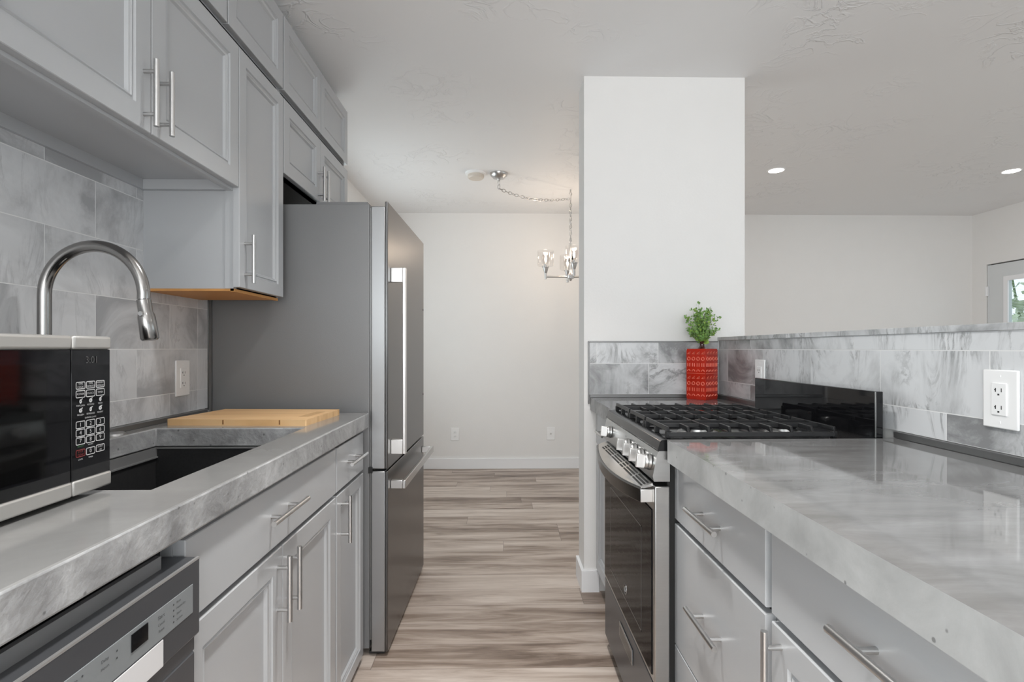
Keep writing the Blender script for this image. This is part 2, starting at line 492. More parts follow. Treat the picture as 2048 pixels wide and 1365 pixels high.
# ================================================================== room shell
H = 2.46
XL, XR = -1.105, 4.613
YB, YF = -2.6, 5.105
T = 0.12
struct(MB().box(XL - T, XR + T, YB - T, YF + T, -0.1, 0), 'floor', floor_m)
struct(MB().box(XL - T, XR + T, YB - T, YF + T, H, H + 0.1), 'ceiling', ceil_m)
W5 = (-2.25, -0.85, 0.95, 2.05)  # unseen opening, added so light reaches the right-hand base fronts
m = MB(); x0, x1 = XL - T, XL
m.box(x0, x1, YB, W5[0], 0, H); m.box(x0, x1, W5[1], 2.78, 0, H); m.box(x0, x1, W5[0], W5[1], 0, W5[2]); m.box(x0, x1, W5[0], W5[1], W5[3], H)
struct(m, 'wall_left', wall_paint)
W4 = (3.2, 4.6, 0.75, 2.15)  # hidden dining opening, added to light the far wall and ceiling
m = MB(); x0, x1 = -1.18 - T, -1.18
m.box(x0, x1, 2.78, W4[0], 0, H); m.box(x0, x1, W4[1], YF, 0, H); m.box(x0, x1, W4[0], W4[1], 0, W4[2]); m.box(x0, x1, W4[0], W4[1], W4[3], H)
struct(m, 'wall_left_far', wall_paint)
struct(MB().box(-1.18 - T, XR + T, YF, YF + T, 0, H), 'wall_far', wall_paint)
# back wall with two window openings
def wall_with_holes_y(y0, y1, x0, x1, holes):
    mb = MB(); xs = x0
    for (a, b, c, d) in sorted(holes):
        mb.box(xs, a, y0, y1, 0, H)
        mb.box(a, b, y0, y1, 0, c); mb.box(a, b, y0, y1, d, H)
        xs = b
    mb.box(xs, x1, y0, y1, 0, H)
    return mb
WH1 = (-1.0, 1.2, 0.08, 2.18)
WH2 = (1.8, 4.0, 0.35, 2.15)
struct(wall_with_holes_y(YB - T, YB, XL - T, XR + T, [WH1, WH2]), 'wall_back', wall_paint)
mb = MB()
DY0, DY1, DZ = 4.10, 4.95, 1.955
W3 = (0.4, 2.8, 0.55, 2.05)
x0, x1 = XR, XR + T
mb.box(x0, x1, YB, W3[0], 0, H); mb.box(x0, x1, W3[0], W3[1], 0, W3[2]); mb.box(x0, x1, W3[0], W3[1], W3[3], H)
mb.box(x0, x1, W3[1], DY0, 0, H); mb.box(x0, x1, DY0, DY1, DZ, H); mb.box(x0, x1, DY1, YF, 0, H)
struct(mb, 'wall_right', wall_paint)

def window_y(name, hole):
    a, b, c, d = hole
    m = MB(); fw = 0.05; y0, y1 = YB - T + 0.02, YB - 0.02
    m.box(a, a + fw, y0, y1, c, d); m.box(b - fw, b, y0, y1, c, d)
    m.box(a, b, y0, y1, c, c + fw); m.box(a, b, y0, y1, d - fw, d)
    mid = (a + b) / 2
    m.box(mid - 0.025, mid + 0.025, y0 + 0.01, y1 - 0.01, c, d)
    f = struct(m, name, trim_paint)
    p = MB().box(a + fw, b - fw, YB - 0.075, YB - 0.07, c + fw, d - fw).build('window_pane', glass)
    p.parent = f
window_y('window_1', WH1)
window_y('window_2', WH2)
m = MB(); a, b, c, d = W3; fw = 0.05; X0, X1 = XR + 0.02, XR + T - 0.02
m.box(X0, X1, a, a + fw, c, d); m.box(X0, X1, b - fw, b, c, d); m.box(X0, X1, a, b, c, c + fw); m.box(X0, X1, a, b, d - fw, d)
m.box(X0 + .01, X1 - .01, 1.575, 1.625, c, d)
f = struct(m, 'window_3', trim_paint)
MB().box(XR + 0.07, XR + 0.075, a + fw, b - fw, c + fw, d - fw).build('window_pane', glass).parent = f

m = MB(); a, b, c, d = W4; X0, X1 = -1.18 - T + 0.05, -1.18 - 0.02
m.box(X0, X1, a, a + fw, c, d); m.box(X0, X1, b - fw, b, c, d); m.box(X0, X1, a, b, c, c + fw); m.box(X0, X1, a, b, d - fw, d)
m.box(X0 + .01, X1 - .01, (a + b) / 2 - 0.025, (a + b) / 2 + 0.025, c, d)
f = struct(m, 'added_window_4', trim_paint)
MB().box(-1.235, -1.23, a + fw, b - fw, c + fw, d - fw).build('window_pane', glass).parent = f

m = MB(); a, b, c, d = W5; X0, X1 = XL - T + 0.05, XL - 0.02
m.box(X0, X1, a, a + fw, c, d); m.box(X0, X1, b - fw, b, c, d); m.box(X0, X1, a, b, c, c + fw); m.box(X0, X1, a, b, d - fw, d)
f = struct(m, 'added_window_5', trim_paint)
MB().box(XL - 0.055, XL - 0.05, a + fw, b - fw, c + fw, d - fw).build('window_pane', glass).parent = f

# partition beside the range (short wall end) and the half-height wall
PX0, PX1, PY0, PY1 = 0.394, 1.168, 2.523, 2.69
struct(MB().box(PX0, PX1, PY0, PY1, 0, H), 'wall_partition', wall_paint)
struct(MB().box(1.048, PX1, -1.0, PY0, 0, 1.197), 'wall_half_height', wall_paint)

# baseboards
struct(MB().box(-1.18, XR, YF - 0.014, YF, 0, 0.102), 'baseboard_far', trim_paint, bevel=0.003)
struct(MB().box(-1.18, -1.166, 2.95, YF - 0.014, 0, 0.102), 'baseboard_left', trim_paint, bevel=0.003)
a, b, c, d, e = PX0 - 0.014, PX0, PY0 - 0.014, PY0, PY1
m = MB().prism([(0.466, d), (0.466, c), (a, c), (a, e + 0.014), (PX1, e + 0.014), (PX1, e), (b, e), (b, d)], 0, 0.10)
struct(m, 'baseboard_partition', trim_paint, bevel=0.003)
struct(MB().box(XR - 0.014, XR, 2.0, DY0 - 0.06, 0, 0.102).box(XR - 0.014, XR, DY1 + 0.06, YF - 0.014, 0, 0.102), 'baseboard_right', trim_paint)

# entry door in the right wall, with a glazed light and blinds
m = MB()
x0, x1 = XR + 0.005, XR + 0.045
LY0, LY1, LZ0, LZ1 = 4.28, 4.745, 0.35, 1.79
m.box(x0, x1, DY0 + 0.004, LY0, 0.006, DZ - 0.012); m.box(x0, x1, LY1, DY1 - 0.006, 0.006, DZ - 0.012)
m.box(x0, x1, LY0, LY1, 0.006, LZ0); m.box(x0, x1, LY0, LY1, LZ1, DZ - 0.012)
door = struct(m, 'door_1', basic('door_paint', (0.66, 0.68, 0.69), 0.4, noise=0.02))
m = MB(); e = 0.03
for (p, q, r_, s_) in ((LY0 - e, LY0 + 0.012, LZ0 - e, LZ1 + e), (LY1 - 0.012, LY1 + e, LZ0 - e, LZ1 + e)):
    m.box(XR - 0.008, XR + 0.006, p, q, r_, s_)
m.box(XR - 0.008, XR + 0.006, LY0 + 0.012, LY1 - 0.012, LZ0 - e, LZ0 + 0.012); m.box(XR - 0.008, XR + 0.006, LY0 + 0.012, LY1 - 0.012, LZ1 - 0.012, LZ1 + e)
m.build('window_frame', trim_paint, door)
MB().box(XR + 0.012, XR + 0.016, LY0, LY1, LZ0, LZ1).build('window_pane', glass, door)
m = MB()
z = LZ0 + 0.02
while z < LZ1 - 0.01:
    m.add([(XR + 0.022, LY0 + 0.004, z - 0.002), (XR + 0.022, LY1 - 0.004, z - 0.002), (XR + 0.034, LY1 - 0.004, z + 0.001), (XR + 0.034, LY0 + 0.004, z + 0.001)], [(0, 1, 2, 3)])
    z += 0.014
m.build('blinds', blind_m, door, fixn=False)
m = MB()
for z in (1.70, 1.0, 0.25):
    m.cyl((XR - 0.006, DY1 - 0.002, z - 0.045), (XR - 0.006, DY1 - 0.002, z + 0.045), 0.007, 10)
    m.box(XR - 0.004, XR + 0.001, DY1 - 0.02, DY1 + 0.012, z - 0.045, z + 0.045)
m.build('hinge', trim_paint, door)
m = MB().lathe([(0.0, -0.07), (0.02, -0.068), (0.028, -0.05), (0.02, -0.03), (0.01, -0.025), (0.01, -0.004), (0.028, 0.0)], (XR, DY0 + 0.07, 0.95), 20, axis='x')
m.build('door_knob', handle_steel, door)
m = MB().box(XR + 0.046, XR + 0.056, DY0, DY0 + 0.02, 0, DZ).box(XR + 0.046, XR + 0.056, DY1 - 0.02, DY1, 0, DZ).box(XR + 0.046, XR + 0.056, DY0, DY1, DZ - 0.02, DZ)
struct(m, 'door_gap_shade', strip_grey)  # dark strips behind the door edges, standing for shade in its gap

# ================================================================== tile backsplashes
def tile_field(name, label, axis, plane, thick, rows, mat, gw=0.0026, tone=None):
    """rows: list of (z0, z1, [joint coordinates including both ends])."""
    m = MB()
    lo = min(min(r[2]) for r in rows); hi = max(max(r[2]) for r in rows)
    zl = min(r[0] for r in rows); zh = max(r[1] for r in rows)
    def bx(a0, a1, z0, z1, d0, d1, mi):
        if axis == 'x': m.box(plane + d0, plane + d1, a0, a1, z0, z1, mi)
        else: m.box(a0, a1, plane + d0, plane + d1, z0, z1, mi)
    sgn = 1 if thick > 0 else -1
    m.cs = (0.5, 0.5, 0.5)
    bx(lo, hi, zl, zh, 0, thick * 0.95, 1)
    for z0, z1, js in rows:
        for a0, a1 in zip(js[:-1], js[1:]):
            m.cs = (random.random(), random.random() + .01, random.random())
            if tone: m.cs = (tone((a0 + a1) / 2, (z0 + z1) / 2, m.cs[0]), m.cs[1], m.cs[2])
            bx(a0 + gw / 2, a1 - gw / 2, z0 + gw / 2, z1 - gw / 2, thick * 0.3, thick, 0)
    return tag(m.build(name, [mat, grout]), label, 'backsplash')

random.seed(11)
def joints(lo, hi, first, step, cut=()):
    js = [lo]; x = first
    while x - step > lo + 0.01: x -= step
    while x < hi - 0.004:
        if x > lo + 0.004: js.append(x)
        x += step
    js += list(cut) + [hi]
    return sorted(set(round(j, 4) for j in js))
lo, hi = -0.6, 1.996
cutj = (1.931,)
rowsL = []
for z0, z1, f0, c in ((0.938, 1.010, 1.771, cutj), (1.010, 1.157, 1.611, ()), (1.157, 1.304, 1.451, cutj), (1.304, 1.458, 1.611, ()), (1.458, 1.61, 1.451, cutj), (1.61, 1.655, 1.611, ())):
    rowsL.append((z0, z1, joints(lo, hi, f0, 0.32, c)))
tile_field('tile_backsplash', 'pale grey marble tile backsplash on the left wall behind the faucet', 'x', XL + 0.0012, 0.0095, rowsL, marble_l)
random.seed(5)
rowsR = []
for z0, z1, f0 in ((0.943, 1.008, 1.219), (1.008, 1.155, 1.435), (1.155, 1.197, 1.219)):
    rowsR.append((z0, z1, joints(-0.6, 2.515, f0, 0.3265)))
tile_field('tile_backsplash', 'white and grey veined marble tile backsplash on the half wall behind the range', 'x', 1.0472, -0.0072, rowsR, marble_r,
           tone=lambda y, z, r: (0.15 + 0.2 * r) if y > 1.90 else ((0.12 if z < 1.0 and 0.95 < y < 1.2 else 0.75 + 0.25 * r) if y > 0.5 else r))
tile_field('tile_backsplash', 'narrow marble tile backsplash on the white wall end behind the red vase', 'y', PY0, -0.008,
           [(0.94, 1.087, [0.42, 0.702, 0.998, 1.040]), (1.087, 1.188, [0.42, 0.454, 0.747, 1.040])], marble_r)
# ledge on the half wall
m = MB(); m.cs = (0.25, 0.4, 0.7)
y = PY0
while y > -1.0:
    m.cs = (random.random() * 0.5, random.random() + .01, random.random())
    m.box(1.036, 1.185, max(-1.0, y - 0.61), y - 0.001, 1.197, 1.213); y -= 0.612
tag(m.build('marble_ledge', marble_r, bevel=0.001), 'grey marble ledge capping the half wall', 'ledge')
# metal edging strips
def strip(mb, label):
    return tag(mb.build('edge_trim', strip_grey, bevel=0.001), label, 'trim strip')
strip(MB().box(XL, -1.075, -0.6, 1.962, 0.9222, 0.937), 'dark strip along the foot of the left wall tiles')
strip(MB().box(1.029, 1.0475, -0.6, 1.372, 0.9255, 0.942), 'dark strip along the foot of the tiles beside the near right worktop')
strip(MB().box(1.022, 1.0475, 2.045, 2.514, 0.9255, 0.942), 'dark strip at the foot of the tiles behind the range, beside the red vase')
strip(MB().box(0.412, 1.036, PY0 - 0.012, PY0, 1.188, 1.194).box(0.412, 0.419, PY0 - 0.012, PY0, 0.895, 1.188), 'thin grey strip framing the top and side of the tiles on the wall end')
strip(MB().box(0.42, 1.02, PY0 - 0.012, PY0, 0.9255, 0.939), 'grey strip along the foot of the tiles on the wall end')
strip(MB().box(XL, XL + 0.013, 1.997, 2.003, 0.93, 1.655), 'upright grey strip ending the left wall tiles beside the refrigerator')

# ================================================================== worktops
def slab_with_hole(xs, ys, z0, z1):
    m = MB()
    def vid(i, j, k): return (i * 4 + j) * 2 + k
    v = [(xs[i], ys[j], (z0, z1)[k]) for i in range(4) for j in range(4) for k in range(2)]
    f = []; mi = []
    cells = [(i, j) for i in range(3) for j in range(3) if (i, j) != (1, 1)]
    for i, j in cells:
        f.append((vid(i, j, 1), vid(i + 1, j, 1), vid(i + 1, j + 1, 1), vid(i, j + 1, 1))); mi.append(0)
        f.append((vid(i, j, 0), vid(i, j + 1, 0), vid(i + 1, j + 1, 0), vid(i + 1, j, 0))); mi.append(1)
        for (di, dj, p, q) in ((-1, 0, (i, j), (i, j + 1)), (1, 0, (i + 1, j), (i + 1, j + 1)), (0, -1, (i, j), (i + 1, j)), (0, 1, (i, j + 1), (i + 1, j + 1))):
            if (i + di, j + dj) not in cells:
                f.append((vid(*p, 0), vid(*q, 0), vid(*q, 1), vid(*p, 1))); mi.append(1)
    m.v = v
    for a, b in zip(f, mi): m.f.append(a); m.mi.append(b); m.sm.append(False); m.seed.append((0, 0, 0))
    return m
CT = 0.922; CB = 0.866
m = slab_with_hole([XL + 0.001, -1.03, -0.592, -0.49], [-0.6, 0.905, 1.60, 1.966], CB, CT)
tag(m.build('concrete_worktop', [conc_top_l, conc_edge], bevel=0.004), 'long grey concrete worktop on the left around the sink', 'worktop')
CRT = 0.925; CRB = 0.868
m = MB().prism([(0.425, -0.6), (1.046, -0.6), (1.046, 1.362), (0.425, 1.354)], CRB, CRT)
m.mi = [1] * 4 + [1, 0]
tag(m.build('concrete_worktop', [conc_top_r, conc_edge_r], bevel=0.004), 'glossy grey concrete worktop in the right foreground', 'worktop')
m = MB().prism([(0.422, 2.045), (1.046, 2.045), (1.046, 2.522), (0.422, 2.522)], CRB, CRT)
m.mi = [1] * 4 + [1, 0]
tag(m.build('concrete_worktop', [conc_top_r, conc_edge], bevel=0.004), 'short concrete worktop between the range and the white wall end, under the red vase', 'worktop')

# ================================================================== cabinets
def door_mesh(y0, y1, z0, z1, X, d, shaker=True, stile=0.05, thick=0.02):
    """front facing direction d (+1: +X, -1: -X); face plane at X."""
    m = MB()
    def ring(ins, dep):
        x = X - d * dep
        return [(x, y0 + ins, z0 + ins), (x, y1 - ins, z0 + ins), (x, y1 - ins, z1 - ins), (x, y0 + ins, z1 - ins)]
    if shaker:
        prof = [(0, thick), (0, 0.0015), (0.0015, 0), (stile, 0), (stile + 0.003, 0.005), (stile + 0.007, 0.005), (stile + 0.0095, 0.0025), (stile + 0.012, 0.0052), (stile + 0.015, 0.006), (stile + 0.0195, 0.0125)]
    else:
        prof = [(0, thick), (0, 0.0015), (0.0015, 0)]
    v = []
    for p in prof: v += ring(*p)
    f = [(0, 1, 2, 3)]
    for i in range(len(prof) - 1):
        for k in range(4):
            f.append((i * 4 + k, i * 4 + (k + 1) % 4, (i + 1) * 4 + (k + 1) % 4, (i + 1) * 4 + k))
    n = len(prof) - 1
    f.append(tuple(n * 4 + k for k in range(4)))
    m.add(v, f)
    return m

def bar_handle(cx, cy, cz, d, vertical=True, length=0.15, off=0.028, cc=0.096, r=0.0058):
    m = MB(); xb = cx + d * off
    if vertical:
        m.cyl((xb, cy, cz - length / 2), (xb, cy, cz + length / 2), r, 16)
        for s_ in (-1, 1): m.cyl((cx, cy, cz + s_ * cc / 2), (xb, cy, cz + s_ * cc / 2), r * 0.78, 12)
    else:
        m.cyl((xb, cy - length / 2, cz), (xb, cy + length / 2, cz), r, 16)
        for s_ in (-1, 1): m.cyl((cx, cy + s_ * cc / 2, cz), (xb, cy + s_ * cc / 2, cz), r * 0.78, 12)
    return m

def cabinet(label, cat_name, y0, y1, z0, z1, xw, xf, d, fronts, toe=True, inner=None, rails=False, skip_top=False):
    """xw: wall side X, xf: carcass front X.  fronts: list of dicts"""
    t = thing(cat_name, label, 'cabinet', ((xw + xf) / 2, (y0 + y1) / 2, z0 if not toe else 0))
    m = MB(); p = 0.016; e = 0.0008
    za = z0
    m.box(xw, xf, y0 + e, y0 + p, za, z1); m.box(xw, xf, y1 - p, y1 - e, za, z1)
    m.box(xw, xw + d * 0.008, y0 + p, y1 - p, za, z1)
    zb = za + (0.03 if rails else 0)
    m.box(xw, xf, y0 + p, y1 - p, zb, zb + p, 1)
    if not skip_top: m.box(xw, xf, y0 + p, y1 - p, z1 - p, z1)
    # face frame
    m.box(xf - d * 0.018, xf, y0 + p, y0 + 0.035, za, z1); m.box(xf - d * 0.018, xf, y1 - 0.035, y1 - p, za, z1)
    m.box(xf - d * 0.018, xf, y0 + 0.035, y1 - 0.035, z1 - 0.03, z1); m.box(xf - d * 0.018, xf, y0 + 0.035, y1 - 0.035, za, za + 0.03)
    if rails:
        m.box(xw, xw + d * 0.02, y0 + p, y1 - p, za, zb)
    attach(m, 'carcass', [cab_paint, inner or cab_paint], t)
    if toe:
        k = MB().box(xf - d * 0.06, xf - d * 0.075, y0 + e, y1 - e, 0.0, za).box(xw, xf - d * 0.075, y0 + e, y0 + p, 0, za).box(xw, xf - d * 0.075, y1 - p, y1 - e, 0, za)
        attach(k, 'toe_kick', cab_paint, t)
    for fr in fronts:
        X = xf + d * 0.020
        o = door_mesh(fr['y'][0], fr['y'][1], fr['z'][0], fr['z'][1], X, d, fr.get('shaker', True), fr.get('stile', 0.05), 0.0195)
        part = attach(o, fr['name'], cab_paint, t)
        if 'h' in fr:
            hy, hz, ver = fr['h']
            attach(bar_handle(X, hy, hz, d, ver, fr.get('len', 0.15)), 'handle', handle_steel, part)
    return t

G = 0.0015
BX = -0.53   # left base carcass front (door face at -0.51)
ZD = (0.712, 0.850)   # drawer band
cabinet('grey sink base cabinet with one wide drawer front above two panelled doors', 'base_cabinet', 0.862, 1.644, 0.10, 0.865, XL + 0.0015, BX, 1, [
    dict(name='drawer_front', y=(0.865, 1.642), z=ZD, shaker=False, h=(1.233, 0.786, False), len=0.20),
    dict(name='door', y=(0.865, 1.2435), z=(0.03, 0.70), h=(1.217, 0.612, True)),
    dict(name='door', y=(1.2465, 1.640), z=(0.03, 0.70), h=(1.276, 0.612, True))], skip_top=True)
cabinet('narrow grey base cabinet between the sink base and the refrigerator', 'base_cabinet', 1.645, 1.968, 0.10, 0.865, XL + 0.0015, BX, 1, [
    dict(name='drawer_front', y=(1.652, 1.966), z=ZD, shaker=False, h=(1.815, 0.784, False), len=0.19),
    dict(name='door', y=(1.652, 1.966), z=(0.03, 0.70), h=(1.698, 0.616, True), stile=0.04)])
cabinet('grey base cabinet on the left beyond the dishwasher, nearest the camera', 'base_cabinet', -0.6, 0.255, 0.10, 0.865, XL + 0.0015, BX, 1, [
    dict(name='drawer_front', y=(-0.597, 0.253), z=ZD, shaker=False, h=(-0.17, 0.789, False)),
    dict(name='door', y=(-0.597, -0.174), z=(0.03, 0.70), h=(-0.205, 0.617, True)),
    dict(name='door', y=(-0.170, 0.253), z=(0.03, 0.70), h=(-0.139, 0.617, True))])
# right base run (door face at 0.455)
RX = 0.475; RW = 1.0465
ZR = (0.713, 0.862)
cabinet('grey base cabinet of three plain drawers beside the range', 'base_cabinet', 0.888, 1.386, 0.10, 0.868, RW, RX, -1, [
    dict(name='drawer_front', y=(0.905, 1.384), z=ZR, shaker=False, h=(1.142, 0.785, False), len=0.17),
    dict(name='drawer_front', y=(0.905, 1.384), z=(0.386, 0.700), shaker=False, h=(1.139, 0.555, False), len=0.17),
    dict(name='drawer_front', y=(0.905, 1.384), z=(0.03, 0.382), shaker=False, h=(1.139, 0.24, False), len=0.17)])
cabinet('grey base cabinet in the right foreground with a wide drawer above panelled doors', 'base_cabinet', 0.290, 0.887, 0.10, 0.868, RW, RX, -1, [
    dict(name='drawer_front', y=(0.292, 0.885), z=ZR, shaker=False, h=(0.586, 0.793, False), len=0.20),
    dict(name='door', y=(0.292, 0.587), z=(0.03, 0.700), h=(0.555, 0.625, True)),
    dict(name='door', y=(0.590, 0.885), z=(0.03, 0.700), h=(0.853, 0.625, True))])
cabinet('grey base cabinet on the right, nearest the camera', 'base_cabinet', -0.6, 0.289, 0.10, 0.868, RW, RX, -1, [
    dict(name='drawer_front', y=(-0.597, 0.287), z=ZR, shaker=False, h=(-0.155, 0.79, False)),
    dict(name='door', y=(-0.597, -0.157), z=(0.03, 0.700), h=(-0.19, 0.625, True)),
    dict(name='door', y=(-0.154, 0.287), z=(0.03, 0.700), h=(-0.12, 0.625, True))])
cabinet('grey base cabinet between the range and the white wall end', 'base_cabinet', 2.046, 2.505, 0.10, 0.868, RW, 0.468, -1, [
    dict(name='drawer_front', y=(2.05, 2.502), z=ZR, shaker=False, h=(2.28, 0.79, False)),
    dict(name='door', y=(2.05, 2.502), z=(0.12, 0.700), h=(2.10, 0.60, True))])

# uppers (door face at -0.80)
UX = -0.82
UB, UT = 1.642, 2.082
cabinet('long grey wall cabinet pair over the sink with two bar handles', 'wall_cabinet', 0.80, 1.640, UB, 2.092, XL + 0.0015, UX, 1, [
    dict(name='door', y=(0.803, 1.2265), z=(UB + 0.008, UT), h=(1.202, 1.732, True)),
    dict(name='door', y=(1.2295, 1.630), z=(UB + 0.008, UT), h=(1.258, 1.732, True))], toe=False, rails=True)
cabinet('grey wall cabinet above the microwave, nearest the camera', 'wall_cabinet', 0.0, 0.798, UB, 2.092, XL + 0.0015, UX, 1, [
    dict(name='door', y=(0.003, 0.397), z=(UB + 0.008, UT), h=(0.367, 1.734, True)),
    dict(name='door', y=(0.400, 0.795), z=(UB + 0.008, UT), h=(0.430, 1.734, True))], toe=False, rails=True)
tl = cabinet('tall narrow grey wall cabinet beside the refrigerator, with bare wood underside', 'wall_cabinet', 1.641, 1.962, 1.343, 2.092, XL + 0.0015, UX, 1, [
    dict(name='door', y=(1.634, 1.960), z=(1.347, UT), h=(1.668, 1.438, True), stile=0.042)], toe=False)
attach(MB().box(UX - 0.026, UX, 1.6385, 1.6418, 1.343, 1.642), 'side_stile', cab_paint, tl)
attach(MB().box(XL + 0.002, UX - 0.001, 1.643, 1.960, 1.336, 1.343).box(UX - 0.012, UX, 1.643, 1.96, 1.334, 1.3435), 'bottom_panel', ply, tl)
cabinet('grey two door wall cabinet directly above the refrigerator', 'wall_cabinet', 1.963, 2.775, 1.80, 2.092, XL + 0.0015, UX, 1, [
    dict(name='door', y=(1.968, 2.358), z=(1.806, UT), h=(2.328, 1.877, True)),
    dict(name='door', y=(2.361, 2.772), z=(1.806, UT), h=(2.386, 1.877, True))], toe=False, inner=dark_wood)
# top row up to the ceiling
def top_cab(label, y0, y1, cuts):
    frs = [dict(name='door', y=(a + 0.002, b - 0.002), z=(2.112, 2.386), stile=0.045) for a, b in cuts]
    t = cabinet(label, 'wall_cabinet', y0, y1, 2.0925, 2.386, XL + 0.0015, UX, 1, frs, toe=False)
    attach(MB().box(XL, -0.86, y0, y1, 2.386, H - 0.001), 'filler_panel', cab_paint, t)
top_cab('small grey ceiling-height cabinet in the top row over the sink cabinets', 1.165, 1.9625, [(1.165, 1.564), (1.568, 1.960)])
top_cab('small grey ceiling-height cabinet in the top row over the refrigerator', 1.963, 2.775, [(1.966, 2.367), (2.369, 2.773)])
top_cab('small grey ceiling-height cabinet in the top row nearest the camera', 0.37, 1.164, [(0.37, 0.765), (0.767, 1.164)])

# ================================================================== sink, faucet, disc
t = thing('kitchen_sink', 'black undermount kitchen sink set into the left worktop', 'sink', (-0.81, 1.25, 0.66))
m = MB(); a, b, c, d = -1.0295, -0.5925, 0.906, 1.599
zt, zb = 0.865, 0.66; tk = 0.006
m.box(a - tk, a, c, d, zb, zt); m.box(b, b + tk, c, d, zb, zt)
m.box(a, b, c - tk, c, zb, zt); m.box(a, b, d, d + tk, zb, zt)
m.box(a - tk, b + tk, c - tk, d + tk, zb - tk, zb)
attach(m, 'basin', sink_black, t)
m = MB()
m.box(a, a + 0.004, c, d, 0.838, 0.865); m.box(a, a + 0.007, c, d, 0.834, 0.838); m.box(a + 0.004, b, d - 0.004, d, 0.861, 0.865); m.box(a + 0.004, b, c, c + 0.004, 0.861, 0.865)
attach(m, 'rim', basic('sink_rim', (0.34, 0.34, 0.34), 0.35, 0.5, noise=0.1), t)
attach(MB().lathe([(0.0, 0.004), (0.03, 0.004), (0.042, 0.006), (0.045, 0.001)], (-0.80, 1.25, zb), 28), 'drain', steel, t)

t = thing('faucet', 'brushed nickel gooseneck faucet arching over the sink behind the microwave', 'faucet', (-1.035, 1.2, CT))
fx, fy = -1.035, 1.221
m = MB().lathe([(0.0, 0), (0.030, 0), (0.030, 0.006), (0.022, 0.012), (0.0185, 0.03), (0.0185, 0.10), (0.0145, 0.115)], (fx, fy, CT), 28)
attach(m, 'base', faucet_steel, t)
R = 0.111; cz = 1.392 - R
path = [(fx, fy, CT + 0.10), (fx, fy, 1.05), (fx, fy, 1.15), (fx, fy, 1.23)]
for i in range(0, 27):
    an = PI - (PI + 0.12) * i / 26 * 0.99
    path.append((fx + R + R * math.cos(an), fy, cz + R * math.sin(an)))
end = Vector(path[-1]); dr = (Vector(path[-1]) - Vector(path[-2])).normalized()
attach(MB().tube(path, 0.0132, 20), 'spout', faucet_steel, t)
dr = Vector((0.16, 0, -1)).normalized()
p = [end + dr * q for q in (0.0, 0.002, 0.004, 0.03, 0.036, 0.042, 0.09, 0.094)]
attach(MB().tube(p, [0.0128, 0.0145, 0.0145, 0.0145, 0.0165, 0.0175, 0.0185, 0.0155], 24), 'spray_head', faucet_steel, t)
bb = end + dr * 0.034 + Vector((0.0, -0.0155, 0))
attach(MB().cyl(bb + Vector((0, 0.004, 0)), bb + Vector((0, -0.004, 0)), 0.005, 14), 'spray_button', handle_steel, t)
m = MB().cyl((fx, fy + 0.015, 0.985), (fx, fy + 0.04, 0.985), 0.012, 16).cyl((fx, fy + 0.034, 0.985), (fx + 0.01, fy + 0.05, 1.06), 0.005, 12)
attach(m, 'lever', faucet_steel, t)
o = MB().lathe([(0.0, 0.008), (0.018, 0.008), (0.024, 0.005), (0.0255, 0.0)], (-1.060, 1.475, CT), 28).build('hole_cover', steel)
tag(o, 'small chrome disc covering a hole in the worktop behind the sink', 'hole cover')

# ================================================================== cutting board
m = MB()
pts = [(-1.030, 1.652), (-0.597, 1.632), (-0.578, 1.905), (-0.992, 1.925)]
ct = thing('cutting_board', 'light bamboo cutting board lying beside the sink', 'cutting board', (-0.80, 1.78, CT))
m.prism(pts, CT, CT + 0.0195)
attach(m, 'board', bamboo, ct, bevel=0.0035)
m = MB()
def bp(u, v, z):  # bilinear on board
    A = Vector(pts[0]).lerp(Vector(pts[1]), u); B_ = Vector(pts[3]).lerp(Vector(pts[2]), u)
    q = A.lerp(B_, v); return (q.x, q.y, z)
zt = CT + 0.0197
m.add([bp(0.87, 0.25, zt), bp(0.945, 0.25, zt), bp(0.945, 0.75, zt), bp(0.87, 0.75, zt)], [(0, 1, 2, 3)])
attach(m, 'grip_recess', knot_m and basic('bamboo_recess', (0.52, 0.32, 0.15), 0.5, noise=0.2, scale=60), ct)
m = MB()
for u in (0.405, 0.81):
    q0 = bp(u, 0, 0); 
    attach(MB().box(q0[0] - 0.002, q0[0] + 0.002, q0[1] - 0.0006, q0[1] + 0.0012, CT + 0.004, CT + 0.0175), 'knot', knot_m, ct)

# ================================================================== microwave
t = thing('microwave', 'black and stainless microwave oven on the left worktop', 'microwave', (-0.83, 0.63, CT))
MX = -0.66; MY0, MY1 = 0.395, 0.9125; MZ0, MZ1 = 0.930, 1.180
m = MB().box(-1.02, MX - 0.028, MY0 + 0.004, MY1 + 0.004, MZ0 + 0.002, MZ1 - 0.003)
attach(m, 'casing', black_matte, t, bevel=0.004)
m = MB()
for yy in (MY0 + 0.05, MY1 - 0.05):
    for xx in (-0.98, -0.72): attach(MB().cyl((xx, yy, CT), (xx, yy, MZ0 + 0.006), 0.012, 14), 'foot', black_matte, t)
YS = 0.831
dr_ = MB().box(MX - 0.027, MX - 0.004, MY0, YS - 0.001, 0.953, 1.158)
dp = attach(dr_, 'door', black_gloss, t, bevel=0.001)
mw_strip = basic('satin_strip', (0.56, 0.55, 0.53), 0.38, 0.7, noise=0.02)
def flat_strip(y0, y1, z0, z1):
    return MB().box(MX - 0.027, MX - 0.001, y0, y1, z0, z1)
